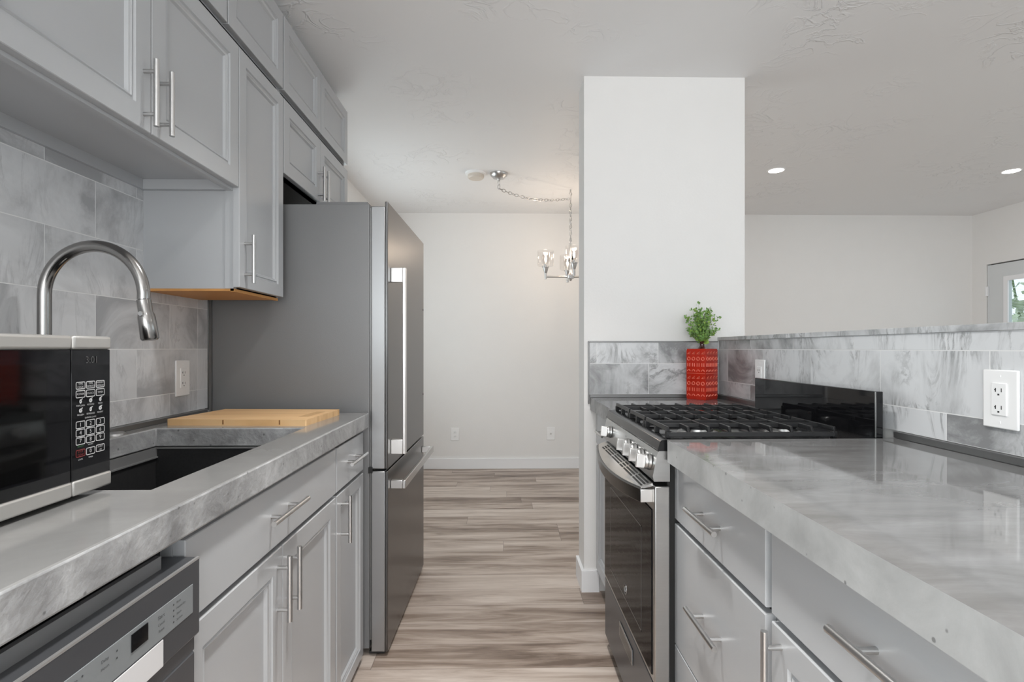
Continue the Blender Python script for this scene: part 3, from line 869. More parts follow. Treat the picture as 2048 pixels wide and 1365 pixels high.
def curved_strip(y0, y1, z0, z1):
    mm = MB(); n = 6
    pr = [(MX - 0.027, z0), (MX - 0.006, z0)]
    for i in range(n + 1):
        a_ = -PI / 2 + PI * i / n
        pr.append((MX - 0.006 + 0.004 * math.cos(a_) ** 0.5 if abs(math.cos(a_)) > 1e-4 else MX - 0.006, (z0 + z1) / 2 + (z1 - z0) / 2 * math.sin(a_)))
    pr += [(MX - 0.006, z1), (MX - 0.027, z1)]
    q = []
    for p_ in pr:
        if not q or (abs(p_[0] - q[-1][0]) + abs(p_[1] - q[-1][1])) > 1e-6: q.append(p_)
    return mm.prism(q, y0, y1, 'y', smooth=True)
for (y0_, y1_, par) in ((MY0, YS - 0.001, dp),):
    attach(flat_strip(y0_, y1_, 1.158, MZ1), 'steel_strip', mw_strip, par, bevel=0.0045, seg=3)
    attach(flat_strip(y0_, y1_, MZ0, 0.953), 'steel_strip', mw_strip, par, bevel=0.003, seg=3)
# door viewing window (slightly recessed darker glass)
attach(MB().box(MX - 0.0042, MX - 0.0036, MY0 + 0.03, YS - 0.045, 0.975, 1.137), 'window', basic('oven_window', (0.004, 0.004, 0.004), 0.05, noise=0.1), dp)
cp = attach(MB().box(MX - 0.027, MX - 0.004, YS + 0.001, MY1, 0.953, 1.158), 'control_panel', black_gloss, t, bevel=0.001)
attach(flat_strip(YS + 0.001, MY1, 1.158, MZ1), 'steel_strip', mw_strip, cp, bevel=0.0045, seg=3)
attach(flat_strip(YS + 0.001, MY1, MZ0, 0.953), 'steel_strip', mw_strip, cp, bevel=0.003, seg=3)
PXm = MX - 0.0035
def on_mw(cy, cz_):
    return lambda u, v: (PXm, cy + u, cz_ + v)
def rrect(m, cy, cz_, hw, hh, th, mi=0, fn=None, rad=0.0025):
    o_, i_ = [], []
    for (sx, sy, a0) in ((1, 1, 0), (-1, 1, PI / 2), (-1, -1, PI), (1, -1, 3 * PI / 2)):
        for k in range(4):
            an = a0 + PI / 2 * k / 3
            o_.append((cy + sx * (hw - rad) + rad * math.cos(an), cz_ + sy * (hh - rad) + rad * math.sin(an)))
            i_.append((cy + sx * (hw - rad) + (rad - th) * math.cos(an), cz_ + sy * (hh - rad) + (rad - th) * math.sin(an)))
    n = len(o_); fn = fn or (lambda u, v: (PXm, u, v))
    m.add([fn(*p_) for p_ in o_ + i_], [(k, (k + 1) % n, n + (k + 1) % n, n + k) for k in range(n)], mi)
cols = (0.849, 0.8695, 0.890)
def key(name, cy, cz_, lines, hw=0.0095, hh=0.006, mat=white_ink, size=0.0034, fill=None, frame=True):
    m = MB()
    if frame: rrect(m, cy, cz_, hw, hh, 0.0013)
    k = len(lines)
    for i, l in enumerate(lines):
        m.text(l, size, on_mw(cy, cz_ + (0.0024 * (k - 1)) - 0.0048 * i))
    attach(m, name, mat, cp, fixn=False)
for r_, zz in enumerate((1.1012, 1.0876)):
    lab = ((['TIME', 'COOK'], ['TIME', 'DEFROST'], ['WEIGHT', 'DEFROST']), (['POWER'], ['CLOCK'], ['TIMER']))[r_]
    for cx_, l in zip(cols, lab): key('button', cx_, zz, l, size=0.0042)
for r_, zz in enumerate((1.0735, 1.0590)):
    lab = (('POPCORN', 'POTATO', 'PIZZA'), ('FROZEN', 'BEVERAGE', 'REHEAT'))[r_]
    for q, (cx_, l) in enumerate(zip(cols, lab)):
        m = MB()
        m.text(l, 0.0036, on_mw(cx_, zz - 0.0042))
        # small food pictogram
        kk = r_ * 3 + q
        ring = [(cx_ + 0.0034 * math.cos(2 * PI * i / 12) * (1 if kk % 2 else 0.75), zz + 0.0025 + 0.0034 * math.sin(2 * PI * i / 12)) for i in range(12)]
        inn = [(cx_ + 0.0007 * math.cos(2 * PI * i / 12), zz + 0.0025 + 0.0007 * math.sin(2 * PI * i / 12)) for i in range(12)]
        m.add([(PXm, *p_) for p_ in ring + inn], [(i, (i + 1) % 12, 12 + (i + 1) % 12, 12 + i) for i in range(12)])
        m.add([(PXm, cx_ + 0.001 + kk * 0.0003, zz + 0.0045), (PXm, cx_ + 0.0045, zz + 0.0062), (PXm, cx_ + 0.004, zz + 0.0072), (PXm, cx_, zz + 0.006)], [(0, 1, 2, 3)])
        attach(m, 'button', white_ink, cp, fixn=False)
attach(MB().text('EXPRESS COOK', 0.0034, on_mw(0.8695, 1.0488)), 'caption', white_ink, cp, fixn=False)
for i, dg_ in enumerate('123456789'):
    key('button', cols[i % 3], (1.0392, 1.0264, 1.0136)[i // 3], [dg_], size=0.0088)
key('button', cols[1], 0.9945, ['0'], size=0.0088)
attach(MB().text('REHEAT', 0.003, on_mw(cols[1], 1.0052)), 'caption', white_ink, cp, fixn=False)
attach(MB().text('MEMORY', 0.003, on_mw(cols[0], 1.0052)), 'caption', green_ink, cp, fixn=False)
key('button', cols[2], 0.9955, ['START', '+30'], size=0.0038)
key('button', cols[0], 0.9945, ['STOP', 'CLEAR'], mat=red_ink, size=0.0042)
attach(MB().text('LOCK', 0.0034, on_mw(cols[0], 0.9845)).text('TIMER', 0.0034, on_mw(cols[1], 0.9845)), 'caption', white_ink, cp, fixn=False)
attach(MB().text('3:01', 0.016, on_mw(0.872, 1.141)), 'display', grey_digit, cp, fixn=False)

# ================================================================== dishwasher
t = thing('dishwasher', 'dark slate dishwasher under the left worktop', 'dishwasher', (-0.8, 0.56, 0))
DX = -0.49; D0, D1 = 0.262, 0.861
attach(MB().box(XL + 0.03, -0.545, D0 + 0.004, D1 - 0.004, 0.03, 0.862), 'tub', black_matte, t)
attach(MB().box(-0.522, -0.514, D0 + 0.01, D1 - 0.05, 0.826, 0.846), 'mounting_strip', basic('mounting_grey', (0.22, 0.22, 0.225), 0.4, 0.3, noise=0.05), t)
m = MB().prism([(-0.545, 0.10), (DX, 0.10), (DX, 0.675), (DX - 0.004, 0.68)] + [(-0.545, 0.68)], D0, D1 - 0.006, 'y')
dd = attach(m, 'door', dw_steel, t, bevel=0.002)
m = MB().box(-0.545, DX + 0.006, D0, D1, 0.704, 0.826)
cpn = attach(m, 'control_panel', dw_steel, t, bevel=0.003)
attach(MB().box(-0.545, DX + 0.0, D0, D1 - 0.006, 0.68, 0.7035), 'panel_lower_edge', dw_steel, t)
attach(MB().box(DX + 0.002, DX + 0.0064, D0 + 0.001, D1 - 0.001, 0.8235, 0.8266), 'bright_top_edge', fridge_handle, cpn)
CX = DX + 0.0066
attach(MB().box(CX - 0.001, CX + 0.0004, 0.30, 0.84, 0.746, 0.791), 'control_strip', dw_panel, cpn, bevel=0.0008)
CX += 0.0009
def dwp(m, y, z, w_, h_=0.0022): m.add([(CX, y, z), (CX, y + w_, z), (CX, y + w_, z + h_), (CX, y, z + h_)], [(0, 1, 2, 3)])
m = MB()
for i, wd in enumerate((0.013, 0.018, 0.012, 0.016)):
    z = 0.782 - i * 0.0085
    m.text(('Rinse', 'Heated dry', 'Steam', 'Sanitize')[i], 0.0048, lambda u, v, z=z: (CX, 0.797 + u, z + v), align='LEFT')
    m.lathe([(0.0, 0.0), (0.0014, 0.0)], (CX, 0.790, z), 10, axis='x')
    attach(m, 'lettering', grey_ink, cpn, fixn=False); m = MB()
attach(MB().text('Start', 0.0075, lambda u, v: (CX, 0.762 + u, 0.779 + v)), 'lettering', grey_ink, cpn, fixn=False)
attach(MB().text('Cancel', 0.0055, lambda u, v: (CX, 0.762 + u, 0.769 + v)), 'lettering', grey_ink, cpn, fixn=False)
m.text('Reset', 0.0055, lambda u, v: (CX, 0.762 + u, 0.760 + v))
for (yy, zz, s_) in ((0.655, 0.780, 'Delay'), (0.655, 0.771, 'Hours'), (0.600, 0.782, 'Wash temp'), (0.600, 0.773, 'Boost'), (0.600, 0.764, 'Dry'), (0.545, 0.782, 'Normal'), (0.545, 0.773, 'Heavy'), (0.545, 0.764, 'Light')):
    m.text(s_, 0.0055, lambda u, v, yy=yy, zz=zz: (CX, yy + u, zz + v))
    m.lathe([(0.0, 0.0), (0.0014, 0.0)], (CX, yy + 0.02, zz), 10, axis='x')
    attach(m, 'lettering', grey_ink, cpn, fixn=False); m = MB()
attach(MB().box(CX - 0.001, CX + 0.0006, 0.701, 0.733, 0.7625, 0.7855), 'display', black_gloss, cpn)
# pocket handle: reflected light put into a near-white face under the control strip
m = MB().box(CX - 0.0012, CX + 0.0005, 0.40, 0.766, 0.706, 0.7445)
attach(m, 'pocket_handle', basic('pocket_painted_reflection', (0.78, 0.78, 0.79), 0.35, 0.25, noise=0.03), cpn, bevel=0.001)
attach(MB().box(-0.60, -0.585, D0, D1, 0.0, 0.10), 'toe_kick', black_matte, t)

# ================================================================== refrigerator
fr = thing('refrigerator', 'tall stainless bottom-freezer refrigerator beyond the left worktop', 'refrigerator', (0, 0, 0))
FW = 0.80
FY0 = 2.0
# built square, then turned a touch about its near front edge
piv = Vector((-0.427, FY0, 0))
fbx = MB().box(-1.088, -0.497, FY0, FY0 + FW, 0.03, 1.702)
fb = attach(fbx, 'cabinet_body', fridge_side, fr, bevel=0.003)
attach(MB().box(-0.70, -0.505, FY0 + 0.01, FY0 + 0.10, 1.7015, 1.713).box(-0.62, -0.50, FY0 + 0.02, FY0 + FW - 0.02, 1.7015, 1.706), 'top_hinge_cover', fridge_side, fr, bevel=0.002)
attach(MB().box(-0.4965, -0.490, FY0 + 0.006, FY0 + FW - 0.006, 0.06, 1.69), 'gasket', strip_grey, fr)
def fridge_door(name, z0, z1, zin):
    mm = MB().box(-0.4895, -0.438, FY0, FY0 + FW, z0, zin)
    o = attach(mm, name, fridge_edge, fr, bevel=0.003)
    attach(MB().box(-0.4378, -0.427, FY0, FY0 + FW, z0, z1), 'steel_face', fridge_steel, o, bevel=0.0025)
    return o
d1 = fridge_door('door', 0.706, 1.712, 1.694)
d2 = fridge_door('freezer_drawer', 0.018, 0.697, 0.697)
hx = -0.370; hy = FY0 + 0.060
m = MB()
for zz in (1.4145, 0.752): m.box(-0.427, hx - 0.012, hy - 0.011, hy + 0.011, zz, zz + 0.056)
m.box(hx - 0.012, hx, hy - 0.011, hy + 0.011, 0.752, 1.4705)
attach(m, 'handle', fridge_handle, d1, bevel=0.002)
m = MB()
for yy in (FY0 + 0.045, FY0 + FW - 0.054): m.box(-0.427, hx - 0.012, yy - 0.0, yy + 0.024, 0.620, 0.652)
m.box(hx - 0.012, hx, FY0 + 0.045, FY0 + FW - 0.03, 0.620, 0.652)
attach(m, 'handle', handle_steel, d2, bevel=0.002)
attach(MB().box(-0.50, -0.484, FY0 - 0.002, FY0 + 0.02, 0.69, 0.713), 'middle_hinge', black_matte, fr)
for zz in (1.36, 0.92): attach(MB().lathe([(0, 0.002), (0.004, 0.002), (0.005, 0)], (-0.427, FY0 + FW - 0.02, zz), 12, axis='x'), 'screw_cap', slot_dark, d1)
for yy in (FY0 + 0.04, FY0 + FW - 0.06):
    for xx in (-0.47, -1.0): attach(MB().cyl((xx, yy, 0.0), (xx, yy, 0.031), 0.018, 16), 'foot', black_matte, fr)
attach(MB().box(-0.50, -0.44, FY0 + 0.01, FY0 + FW - 0.01, 0.008, 0.0165), 'base_grille', black_matte, fr)
Rm = Matrix.Translation(piv) @ Matrix.Rotation(math.radians(-1.2), 4, 'Z') @ Matrix.Translation(-piv)
fr.matrix_world = Rm

# ================================================================== gas range
RY0, RY1 = 1.366, 2.036
rg = thing('gas_range', 'stainless gas range with black grates between the right worktops', 'stove', (0.72, 1.70, 0))
RM = (RY0 + RY1) / 2
attach(MB().box(0.437, 1.0, RY0 + 0.023, RY1 - 0.002, 0.05, 0.893), 'body', black_matte, rg)
for xx in (0.47, 0.95):
    for yy in (RY0 + 0.04, RY1 - 0.04): attach(MB().cyl((xx, yy, 0), (xx, yy, 0.05), 0.018, 14), 'foot', black_matte, rg)
attach(MB().box(0.435, 0.455, RY0 + 0.01, RY1 - 0.01, 0.012, 0.055), 'kick_plate', black_matte, rg)
# control panel
m = MB().prism([(0.4365, 0.893), (0.408, 0.893), (0.404, 0.885), (0.392, 0.828), (0.395, 0.814), (0.4365, 0.814)], RY0, RY1, 'y')
pan = attach(m, 'control_panel', steel, rg, bevel=0.003)
def nknob(yy):
    ax = Vector((-1, 0, 0.12)).normalized()
    base = Vector((0.3965, yy, 0.856))
    o = attach(MB().tube([base, base + ax * 0.006], [0.022, 0.0215], 24).tube([base + ax * 0.006, base + ax * 0.007, base + ax * 0.014, base + ax * 0.016], [0.0200, 0.0205, 0.0195, 0.0180], 24), 'knob', steel, rg)
    c_ = base + ax * 0.0165
    up = Vector((0.12, 0, 1)).normalized()
    mm = MB(); hw, hh = 0.0055, 0.0180
    vs = []
    for dpt in (0.0, 0.022):
        for (sy, sz) in ((-1, -1), (1, -1), (1, 1), (-1, 1)):
            vs.append(c_ + ax * (dpt - 0.002) + Vector((0, sy * hw, 0)) + up * sz * hh)
    mm.add(vs, [(0, 1, 2, 3), (4, 7, 6, 5), (0, 4, 5, 1), (1, 5, 6, 2), (2, 6, 7, 3), (3, 7, 4, 0)])
    attach(mm, 'grip', fridge_handle, o, bevel=0.0015)
for yy in (1.412, 1.490, 1.568, 1.650, 1.918): nknob(yy)
# burner marks
m = MB()
for yy in (1.529, 1.609, 1.692, 1.872, 1.451):
    zc = 0.872 if yy != 1.872 else 0.852
    for dz in (0.006, -0.006):
        m.add([(0.3985 - 0.0008 + dz * 0.2, yy + a_ * 0.0035, zc + dz + b_ * 0.0045) for a_, b_ in ((0, 1), (1, 0), (0, -1), (-1, 0))], [(0, 1, 2, 3)])
attach(m, 'burner_marks', slot_dark, pan, fixn=False)
# oven door
m = MB().box(0.397, 0.4365, RY0, RY1, 0.285, 0.801)
od = attach(m, 'oven_door', steel, rg, bevel=0.003)
attach(MB().box(0.3945, 0.398, RY0 + 0.022, RY1 - 0.022, 0.30, 0.735), 'oven_window', basic('oven_glass', (0.006, 0.006, 0.007), 0.06, noise=0.2, spec=0.5, ior=1.13, bump=0.03, bscale=9, stretch=(1, 1, 4)), od, bevel=0.001)
m = MB(); a_, b_ = RY0 + 0.12, RY1 - 0.12
rr = MB()
rr.box(0.3940, 0.3946, a_, b_, 0.36, 0.364).box(0.3940, 0.3946, a_, b_, 0.655, 0.659).box(0.3940, 0.3946, a_, a_ + 0.004, 0.36, 0.659).box(0.3940, 0.3946, b_ - 0.004, b_, 0.36, 0.659)
attach(rr, 'window_border', basic('window_border', (0.06, 0.06, 0.062), 0.2, noise=0.1), od)
# vented deck running out from the door top to the bowed handle
ya, yb = RY0 + 0.022, RY1 - 0.02
def bow_x(yy):
    s_ = (yy - ya) / (yb - ya)
    return 0.366 - 0.031 * (1 - (2 * s_ - 1) ** 2)
def deck_z(x): return 0.805 - (0.397 - x) * 0.42
n = 28
m = MB(); vv = []; ff = []
for i in range(n + 1):
    yy = ya + (yb - ya) * i / n; xo = bow_x(yy) + 0.004
    vv += [(0.398, yy, 0.805), (xo, yy, deck_z(xo)), (xo, yy, deck_z(xo) - 0.004), (0.398, yy, 0.797)]
for i in range(n):
    for k in range(4): ff.append((i * 4 + k, i * 4 + (k + 1) % 4, (i + 1) * 4 + (k + 1) % 4, (i + 1) * 4 + k))
ff += [(0, 1, 2, 3), tuple(n * 4 + k for k in (3, 2, 1, 0))]
m.add(vv, ff)
attach(m, 'vent_deck', steel, od)
for (y0_, y1_) in ((1.402, 1.500), (1.512, 1.610), (1.622, 1.662), (1.674, 1.782), (1.794, 1.895), (1.907, 1.950)):
    m = MB()
    for k in range(3):
        xa_ = 0.3925 - k * 0.0085; xb_ = xa_ - 0.0048
        m.add([(xa_, y0_, deck_z(xa_) + 0.0006), (xa_, y1_, deck_z(xa_) + 0.0006), (xb_, y1_, deck_z(xb_) + 0.0006), (xb_, y0_, deck_z(xb_) + 0.0006)], [(0, 1, 2, 3)])
    attach(m, 'vent_slots', black_matte, od, fixn=False)
# bowed handle
m = MB(); vv = []; ff = []
for i in range(n + 1):
    yy = ya + (yb - ya) * i / n; xo = bow_x(yy); zt_ = deck_z(xo)
    vv += [(xo, yy, zt_ - 0.038), (xo - 0.002, yy, zt_ - 0.003), (xo + 0.002, yy, zt_ + 0.001), (xo + 0.010, yy, zt_ + 0.001), (xo + 0.010, yy, zt_ - 0.038)]
for i in range(n):
    for k in range(5): ff.append((i * 5 + k, i * 5 + (k + 1) % 5, (i + 1) * 5 + (k + 1) % 5, (i + 1) * 5 + k))
ff += [tuple(range(5)), tuple(n * 5 + k for k in (4, 3, 2, 1, 0))]
m.add(vv, ff, 0)
m.box(0.366, 0.398, ya - 0.001, ya + 0.018, 0.754, 0.788, 1); m.box(0.366, 0.398, yb - 0.018, yb + 0.001, 0.754, 0.788, 1)
attach(m, 'handle', [basic('range_handle_steel', (0.13, 0.128, 0.126), 0.25, 1.0, noise=0.05), fridge_handle], od, bevel=0.0015)
# round badge on the glass
m = MB(); cy_, cz_ = RM - 0.02, 0.392
m.tube([(0.394, cy_ + 0.017 * math.cos(2 * PI * i / 28), cz_ + 0.017 * math.sin(2 * PI * i / 28)) for i in range(28)], 0.0008, 6, closed=True)
m.tube([(0.394, cy_ + 0.0138 * math.cos(2 * PI * i / 28), cz_ + 0.0138 * math.sin(2 * PI * i / 28)) for i in range(28)], 0.0005, 6, closed=True)
for s_ in (-1, 1):
    m.tube([(0.394, cy_ + s_ * (0.0045 + 0.004 * math.cos(a0 / 10 * 5.2)), cz_ + 0.0065 * math.sin(a0 / 10 * 5.2)) for a0 in range(11)], 0.0007, 6)
attach(m, 'badge', handle_steel, od)
# warming drawer
m = MB().box(0.399, 0.4365, RY0, RY1, 0.060, 0.279)
wd = attach(m, 'drawer', dw_steel, rg, bevel=0.003)
attach(MB().box(0.3952, 0.398, 1.600, 1.775, 0.195, 0.243), 'pull_recess', steel, wd, bevel=0.002)
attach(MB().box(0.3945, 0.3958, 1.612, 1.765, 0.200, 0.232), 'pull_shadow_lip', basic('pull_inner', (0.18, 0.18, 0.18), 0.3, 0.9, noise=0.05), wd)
# side rail in light steel next to the drawers
# cooktop
m = MB().prism([(0.985, 0.8935), (0.404, 0.8935), (0.411, 0.918), (0.417, 0.922), (0.985, 0.922)], RY0, RY1, 'y')
top = attach(m, 'cooktop', black_enamel, rg, bevel=0.003)
bk = attach(MB().box(0.982, 1.002, RY0 + 0.006, RY1, 0.893, 1.046), 'backguard', black_gloss, rg, bevel=0.002)
attach(MB().box(0.9812, 0.983, RY0 + 0.0055, RY0 + 0.0085, 0.925, 1.045), 'edge_line', steel, bk)
bur = [(0.555, 1.49, 0.040), (0.80, 1.49, 0.034), (0.555, 1.91, 0.040), (0.80, 1.91, 0.030), (0.675, 1.70, 0.036)]
for bx_, by_, br_ in bur:
    o = attach(MB().lathe([(br_ * 1.45, 0.0), (br_ * 1.35, 0.004), (br_ * 1.05, 0.006), (br_, 0.012), (0.0, 0.012)], (bx_, by_, 0.922), 28), 'burner', steel, top)
    attach(MB().lathe([(br_ * 0.95, 0.0), (br_ * 0.97, 0.005), (br_ * 0.8, 0.008), (0.0, 0.009)], (bx_, by_, 0.934), 28), 'burner_cap', cast_iron, o)
# three cast-iron grates
def fbar(m, xa, ya, xb, yb, w_=0.007, zt=0.952, zb=0.940, taper=0.0):
    dx, dy = xb - xa, yb - ya; L_ = math.hypot(dx, dy); nx, ny = -dy / L_ * w_ / 2, dx / L_ * w_ / 2
    n2 = 0.72
    v = []
    for (px, py) in ((xa, ya), (xb, yb)):
        v += [(px + nx, py + ny, zb), (px - nx, py - ny, zb), (px - nx * n2, py - ny * n2, zt), (px + nx * n2, py + ny * n2, zt)]
    m.add(v, [(0, 1, 2, 3), (4, 7, 6, 5), (0, 4, 5, 1), (1, 5, 6, 2), (2, 6, 7, 3), (3, 7, 4, 0)])
gx = [0.440 + 0.0555 * i for i in range(9)]
secs = ((1.386, 1.600), (1.606, 1.796), (1.802, 2.016))
for si, (ga, gb) in enumerate(secs):
    m = MB()
    gm = (ga + gb) / 2
    for yy in (ga + 0.005, gb - 0.005): fbar(m, gx[0], yy, gx[-1], yy, 0.010, 0.938, 0.926)
    for xx in (gx[0], gx[-1]): fbar(m, xx, ga + 0.004, xx, gb - 0.004, 0.008)
    lo_ = ga + 0.026 if si == 0 else ga + 0.003
    hi_ = gb - 0.026 if si == 2 else gb - 0.003
    for xx in (gx[2], gx[4], gx[6]): fbar(m, xx, lo_, xx, hi_)
    for xx in (gx[1], gx[3], gx[5], gx[7]):
        if si == 0: fbar(m, xx, lo_, xx, gm - 0.030); fbar(m, xx, gm + 0.030, xx, hi_)
        elif si == 2: fbar(m, xx, lo_, xx, gm - 0.030); fbar(m, xx, gm + 0.030, xx, hi_)
        else: fbar(m, xx, lo_ + 0.03, xx, hi_ - 0.03)
    # sloping feet at the outer ends of the fingers
    for xx in gx[1:-1]:
        for (y0_, y1_) in (((ga + 0.002, ga + 0.028),) if si == 0 else ()) + (((gb - 0.002, gb - 0.028),) if si == 2 else ()):
            v = []
            for px in (xx - 0.0036, xx + 0.0036):
                v += [(px, y0_, 0.928), (px, y0_ + (y1_ - y0_) * 0.45, 0.951), (px, y1_, 0.952), (px, y1_, 0.940), (px, y0_ + (y1_ - y0_) * 0.55, 0.938), (px, y0_ + (y1_ - y0_) * 0.3, 0.926)]
            m.add(v, [tuple(range(6)), tuple(range(11, 5, -1))] + [(k, 6 + k, 6 + (k + 1) % 6, (k + 1) % 6) for k in range(6)])
    ys_ = {0: (gm + 0.030, gm - 0.030), 1: (gm - 0.045, gm + 0.045), 2: (gm - 0.030, gm + 0.030)}[si]
    for yy in ys_: fbar(m, gx[0], yy, gx[-1], yy, 0.0065)
    for (px, py) in ((gx[0], ga + 0.008), (gx[-1], ga + 0.008), (gx[0], gb - 0.008), (gx[-1], gb - 0.008), (gx[0], gm)):
        m.box(px - 0.006, px + 0.006, py - 0.007, py + 0.007, 0.9225, 0.94)
    attach(m, 'grate', cast_iron, top, bevel=0.0012)

# ================================================================== red vase and plant
VC = Vector((0.918, 2.366)); va_ = Vector((-0.60, 0.80)).normalized(); vb_ = Vector((0.80, 0.60)).normalized()
side = 0.100
vt = thing('vase', 'red ceramic vase with stamped relief, standing in the worktop corner', 'vase', (0.93, 2.45, CRT))
corners = [VC, VC + vb_ * side, VC + vb_ * side + va_ * side, VC + va_ * side]
cen = (corners[0] + corners[2]) / 2
m = MB()
VH = 0.232
prof = [(0.965, 0.0), (1.0, 0.006), (1.0, VH - 0.008), (0.96, VH), (0.25, VH + 0.002), (0.2, VH - 0.01)]
vv = []
def rsq(s_):   # rounded square ring
    out = []
    for k in range(4):
        c0 = corners[k]; p_ = corners[k - 1]; n_ = corners[(k + 1) % 4]
        for tt in (0.10, 0.03):
            out.append(c0.lerp(p_, tt) if tt == 0.10 else c0.lerp(cen, 0.018))
        out.append(c0.lerp(n_, 0.10))
    return [cen + (q - cen) * s_ for q in out]
for s_, z in prof: vv += [(q.x, q.y, CRT + 0.0003 + z) for q in rsq(s_)]
nn_ = 12; ff = [tuple(range(nn_))[::-1]]
for i in range(len(prof) - 1):
    for k in range(nn_): ff.append((i * nn_ + k, i * nn_ + (k + 1) % nn_, (i + 1) * nn_ + (k + 1) % nn_, (i + 1) * nn_ + k))
m.add(vv, ff)
# stamped relief, four columns and eight rows a face
for fi in range(4):
    A, B_ = corners[fi], corners[(fi + 1) % 4]
    e = (B_ - A).normalized(); nrm = ((A + B_) / 2 - cen).normalized()
    def fp(u, z, o_=0.0004):
        q = A + e * u + nrm * o_
        return (q.x, q.y, CRT + z)
    for r_ in range(8):
        zc = VH - 0.018 - r_ * (VH - 0.024) / 7.6 - (0.003 if r_ > 3 else 0)
        for c_ in range(4):
            uc = side * (0.14 + 0.24 * c_)
            k = r_ % 4; rd = 0.0072
            if k == 0: pth = [fp(uc - rd, zc - 0.005), fp(uc, zc), fp(uc + rd, zc + 0.005), fp(uc + rd, zc - 0.005)]; m.tube(pth, 0.0022, 6, 1, closed=True)
            elif k == 1: m.tube([fp(uc + rd * math.cos(a0 * PI / 6), zc + rd * math.sin(a0 * PI / 6)) for a0 in range(12)], 0.0024, 6, 1, closed=True)
            elif k == 2:
                for du in (-0.005, 0.005): m.tube([fp(uc + du, zc - 0.008), fp(uc + du, zc + 0.008)], 0.0024, 6, 1)
            else: m.tube([fp(uc + rd * math.cos(a0 * PI / 8), zc - 0.003 + rd * math.sin(a0 * PI / 8)) for a0 in range(9)], 0.0024, 6, 1)
    m.tube([fp(0.004, VH / 2 + 0.004), fp(side - 0.004, VH / 2 + 0.004)], 0.0012, 6, 1)
attach(m, 'body', [vase_glaze, vase_ridge], vt)
m = MB().lathe([(0.022, 0), (0.016, 0.006), (0.0105, 0.014), (0.0105, 0.024), (0.015, 0.034), (0.017, 0.036), (0.0145, 0.036), (0.009, 0.03)], (cen.x, cen.y, CRT + VH), 24)
attach(m, 'neck', neck_glaze, vt)
random.seed(3)
pl = thing('artificial_plant', 'small leafy green sprig standing in the red vase', 'plant', (cen.x, cen.y, CRT + VH + 0.03))
ms = MB(); ml = MB()
base = Vector((cen.x, cen.y, CRT + VH + 0.022))
def leaf(m, p, d, s_):
    d = d.normalized(); sd = d.cross(Vector((random.uniform(-1, 1), random.uniform(-1, 1), random.uniform(-.3, 1)))).normalized()
    up = sd.cross(d) * s_ * 0.12
    pts_ = [p, p + d * s_ * 0.35 + sd * s_ * 0.36 + up, p + d * s_ * 0.75 + sd * s_ * 0.34 + up, p + d * s_, p + d * s_ * 0.75 - sd * s_ * 0.34 + up, p + d * s_ * 0.35 - sd * s_ * 0.36 + up, p + d * s_ * 0.5]
    m.add(pts_, [(0, 1, 6), (1, 2, 6), (2, 3, 6), (3, 4, 6), (4, 5, 6), (5, 0, 6)], 0 if s_ < 0.02 and random.random() < 0.78 else 1, False)
for i in range(42):
    az = random.uniform(0, 2 * PI); sp = random.uniform(0.02, 1.0)
    ln = random.uniform(0.09, 0.165) * (1.0 if sp < 0.6 else 0.72)
    if i == 0: az, sp, ln = 2.2, 0.1, 0.185
    dirv = Vector((math.cos(az) * sp * 0.85, math.sin(az) * sp * 0.85, 1)).normalized()
    pth = []
    for k in range(8):
        q = k / 7
        pth.append(base + dirv * ln * q + Vector((math.cos(az), math.sin(az), 0)) * 0.018 * sp * q * q - Vector((0, 0, 0.014 * sp * q * q)))
    ms.tube(pth, [0.0012 - 0.0008 * k / 7 for k in range(8)], 5)
    for k in range(1, 8):
        for s_ in range(6 if k > 1 else 3):
            dd_ = Vector((random.uniform(-1, 1), random.uniform(-1, 1), random.uniform(-0.2, 1)))
            ps = pth[k] + dd_ * 0.005
            leaf(ml, ps, dd_, random.uniform(0.009, 0.015))
for i in range(4):   # larger lobed leaves at the mouth
    az = -2.2 + i * 0.8
    leaf(ml, base + Vector((0, 0, 0.012)), Vector((math.cos(az), math.sin(az), 0.25 * (i % 2) - .2 * (i == 2))), 0.034)
attach(ms, 'stem', stem_m, pl)
attach(ml, 'foliage', [leaf_m, basic('leaf_lime', (0.30, 0.46, 0.09), 0.5, noise=0.3, scale=40)], pl, fixn=False)

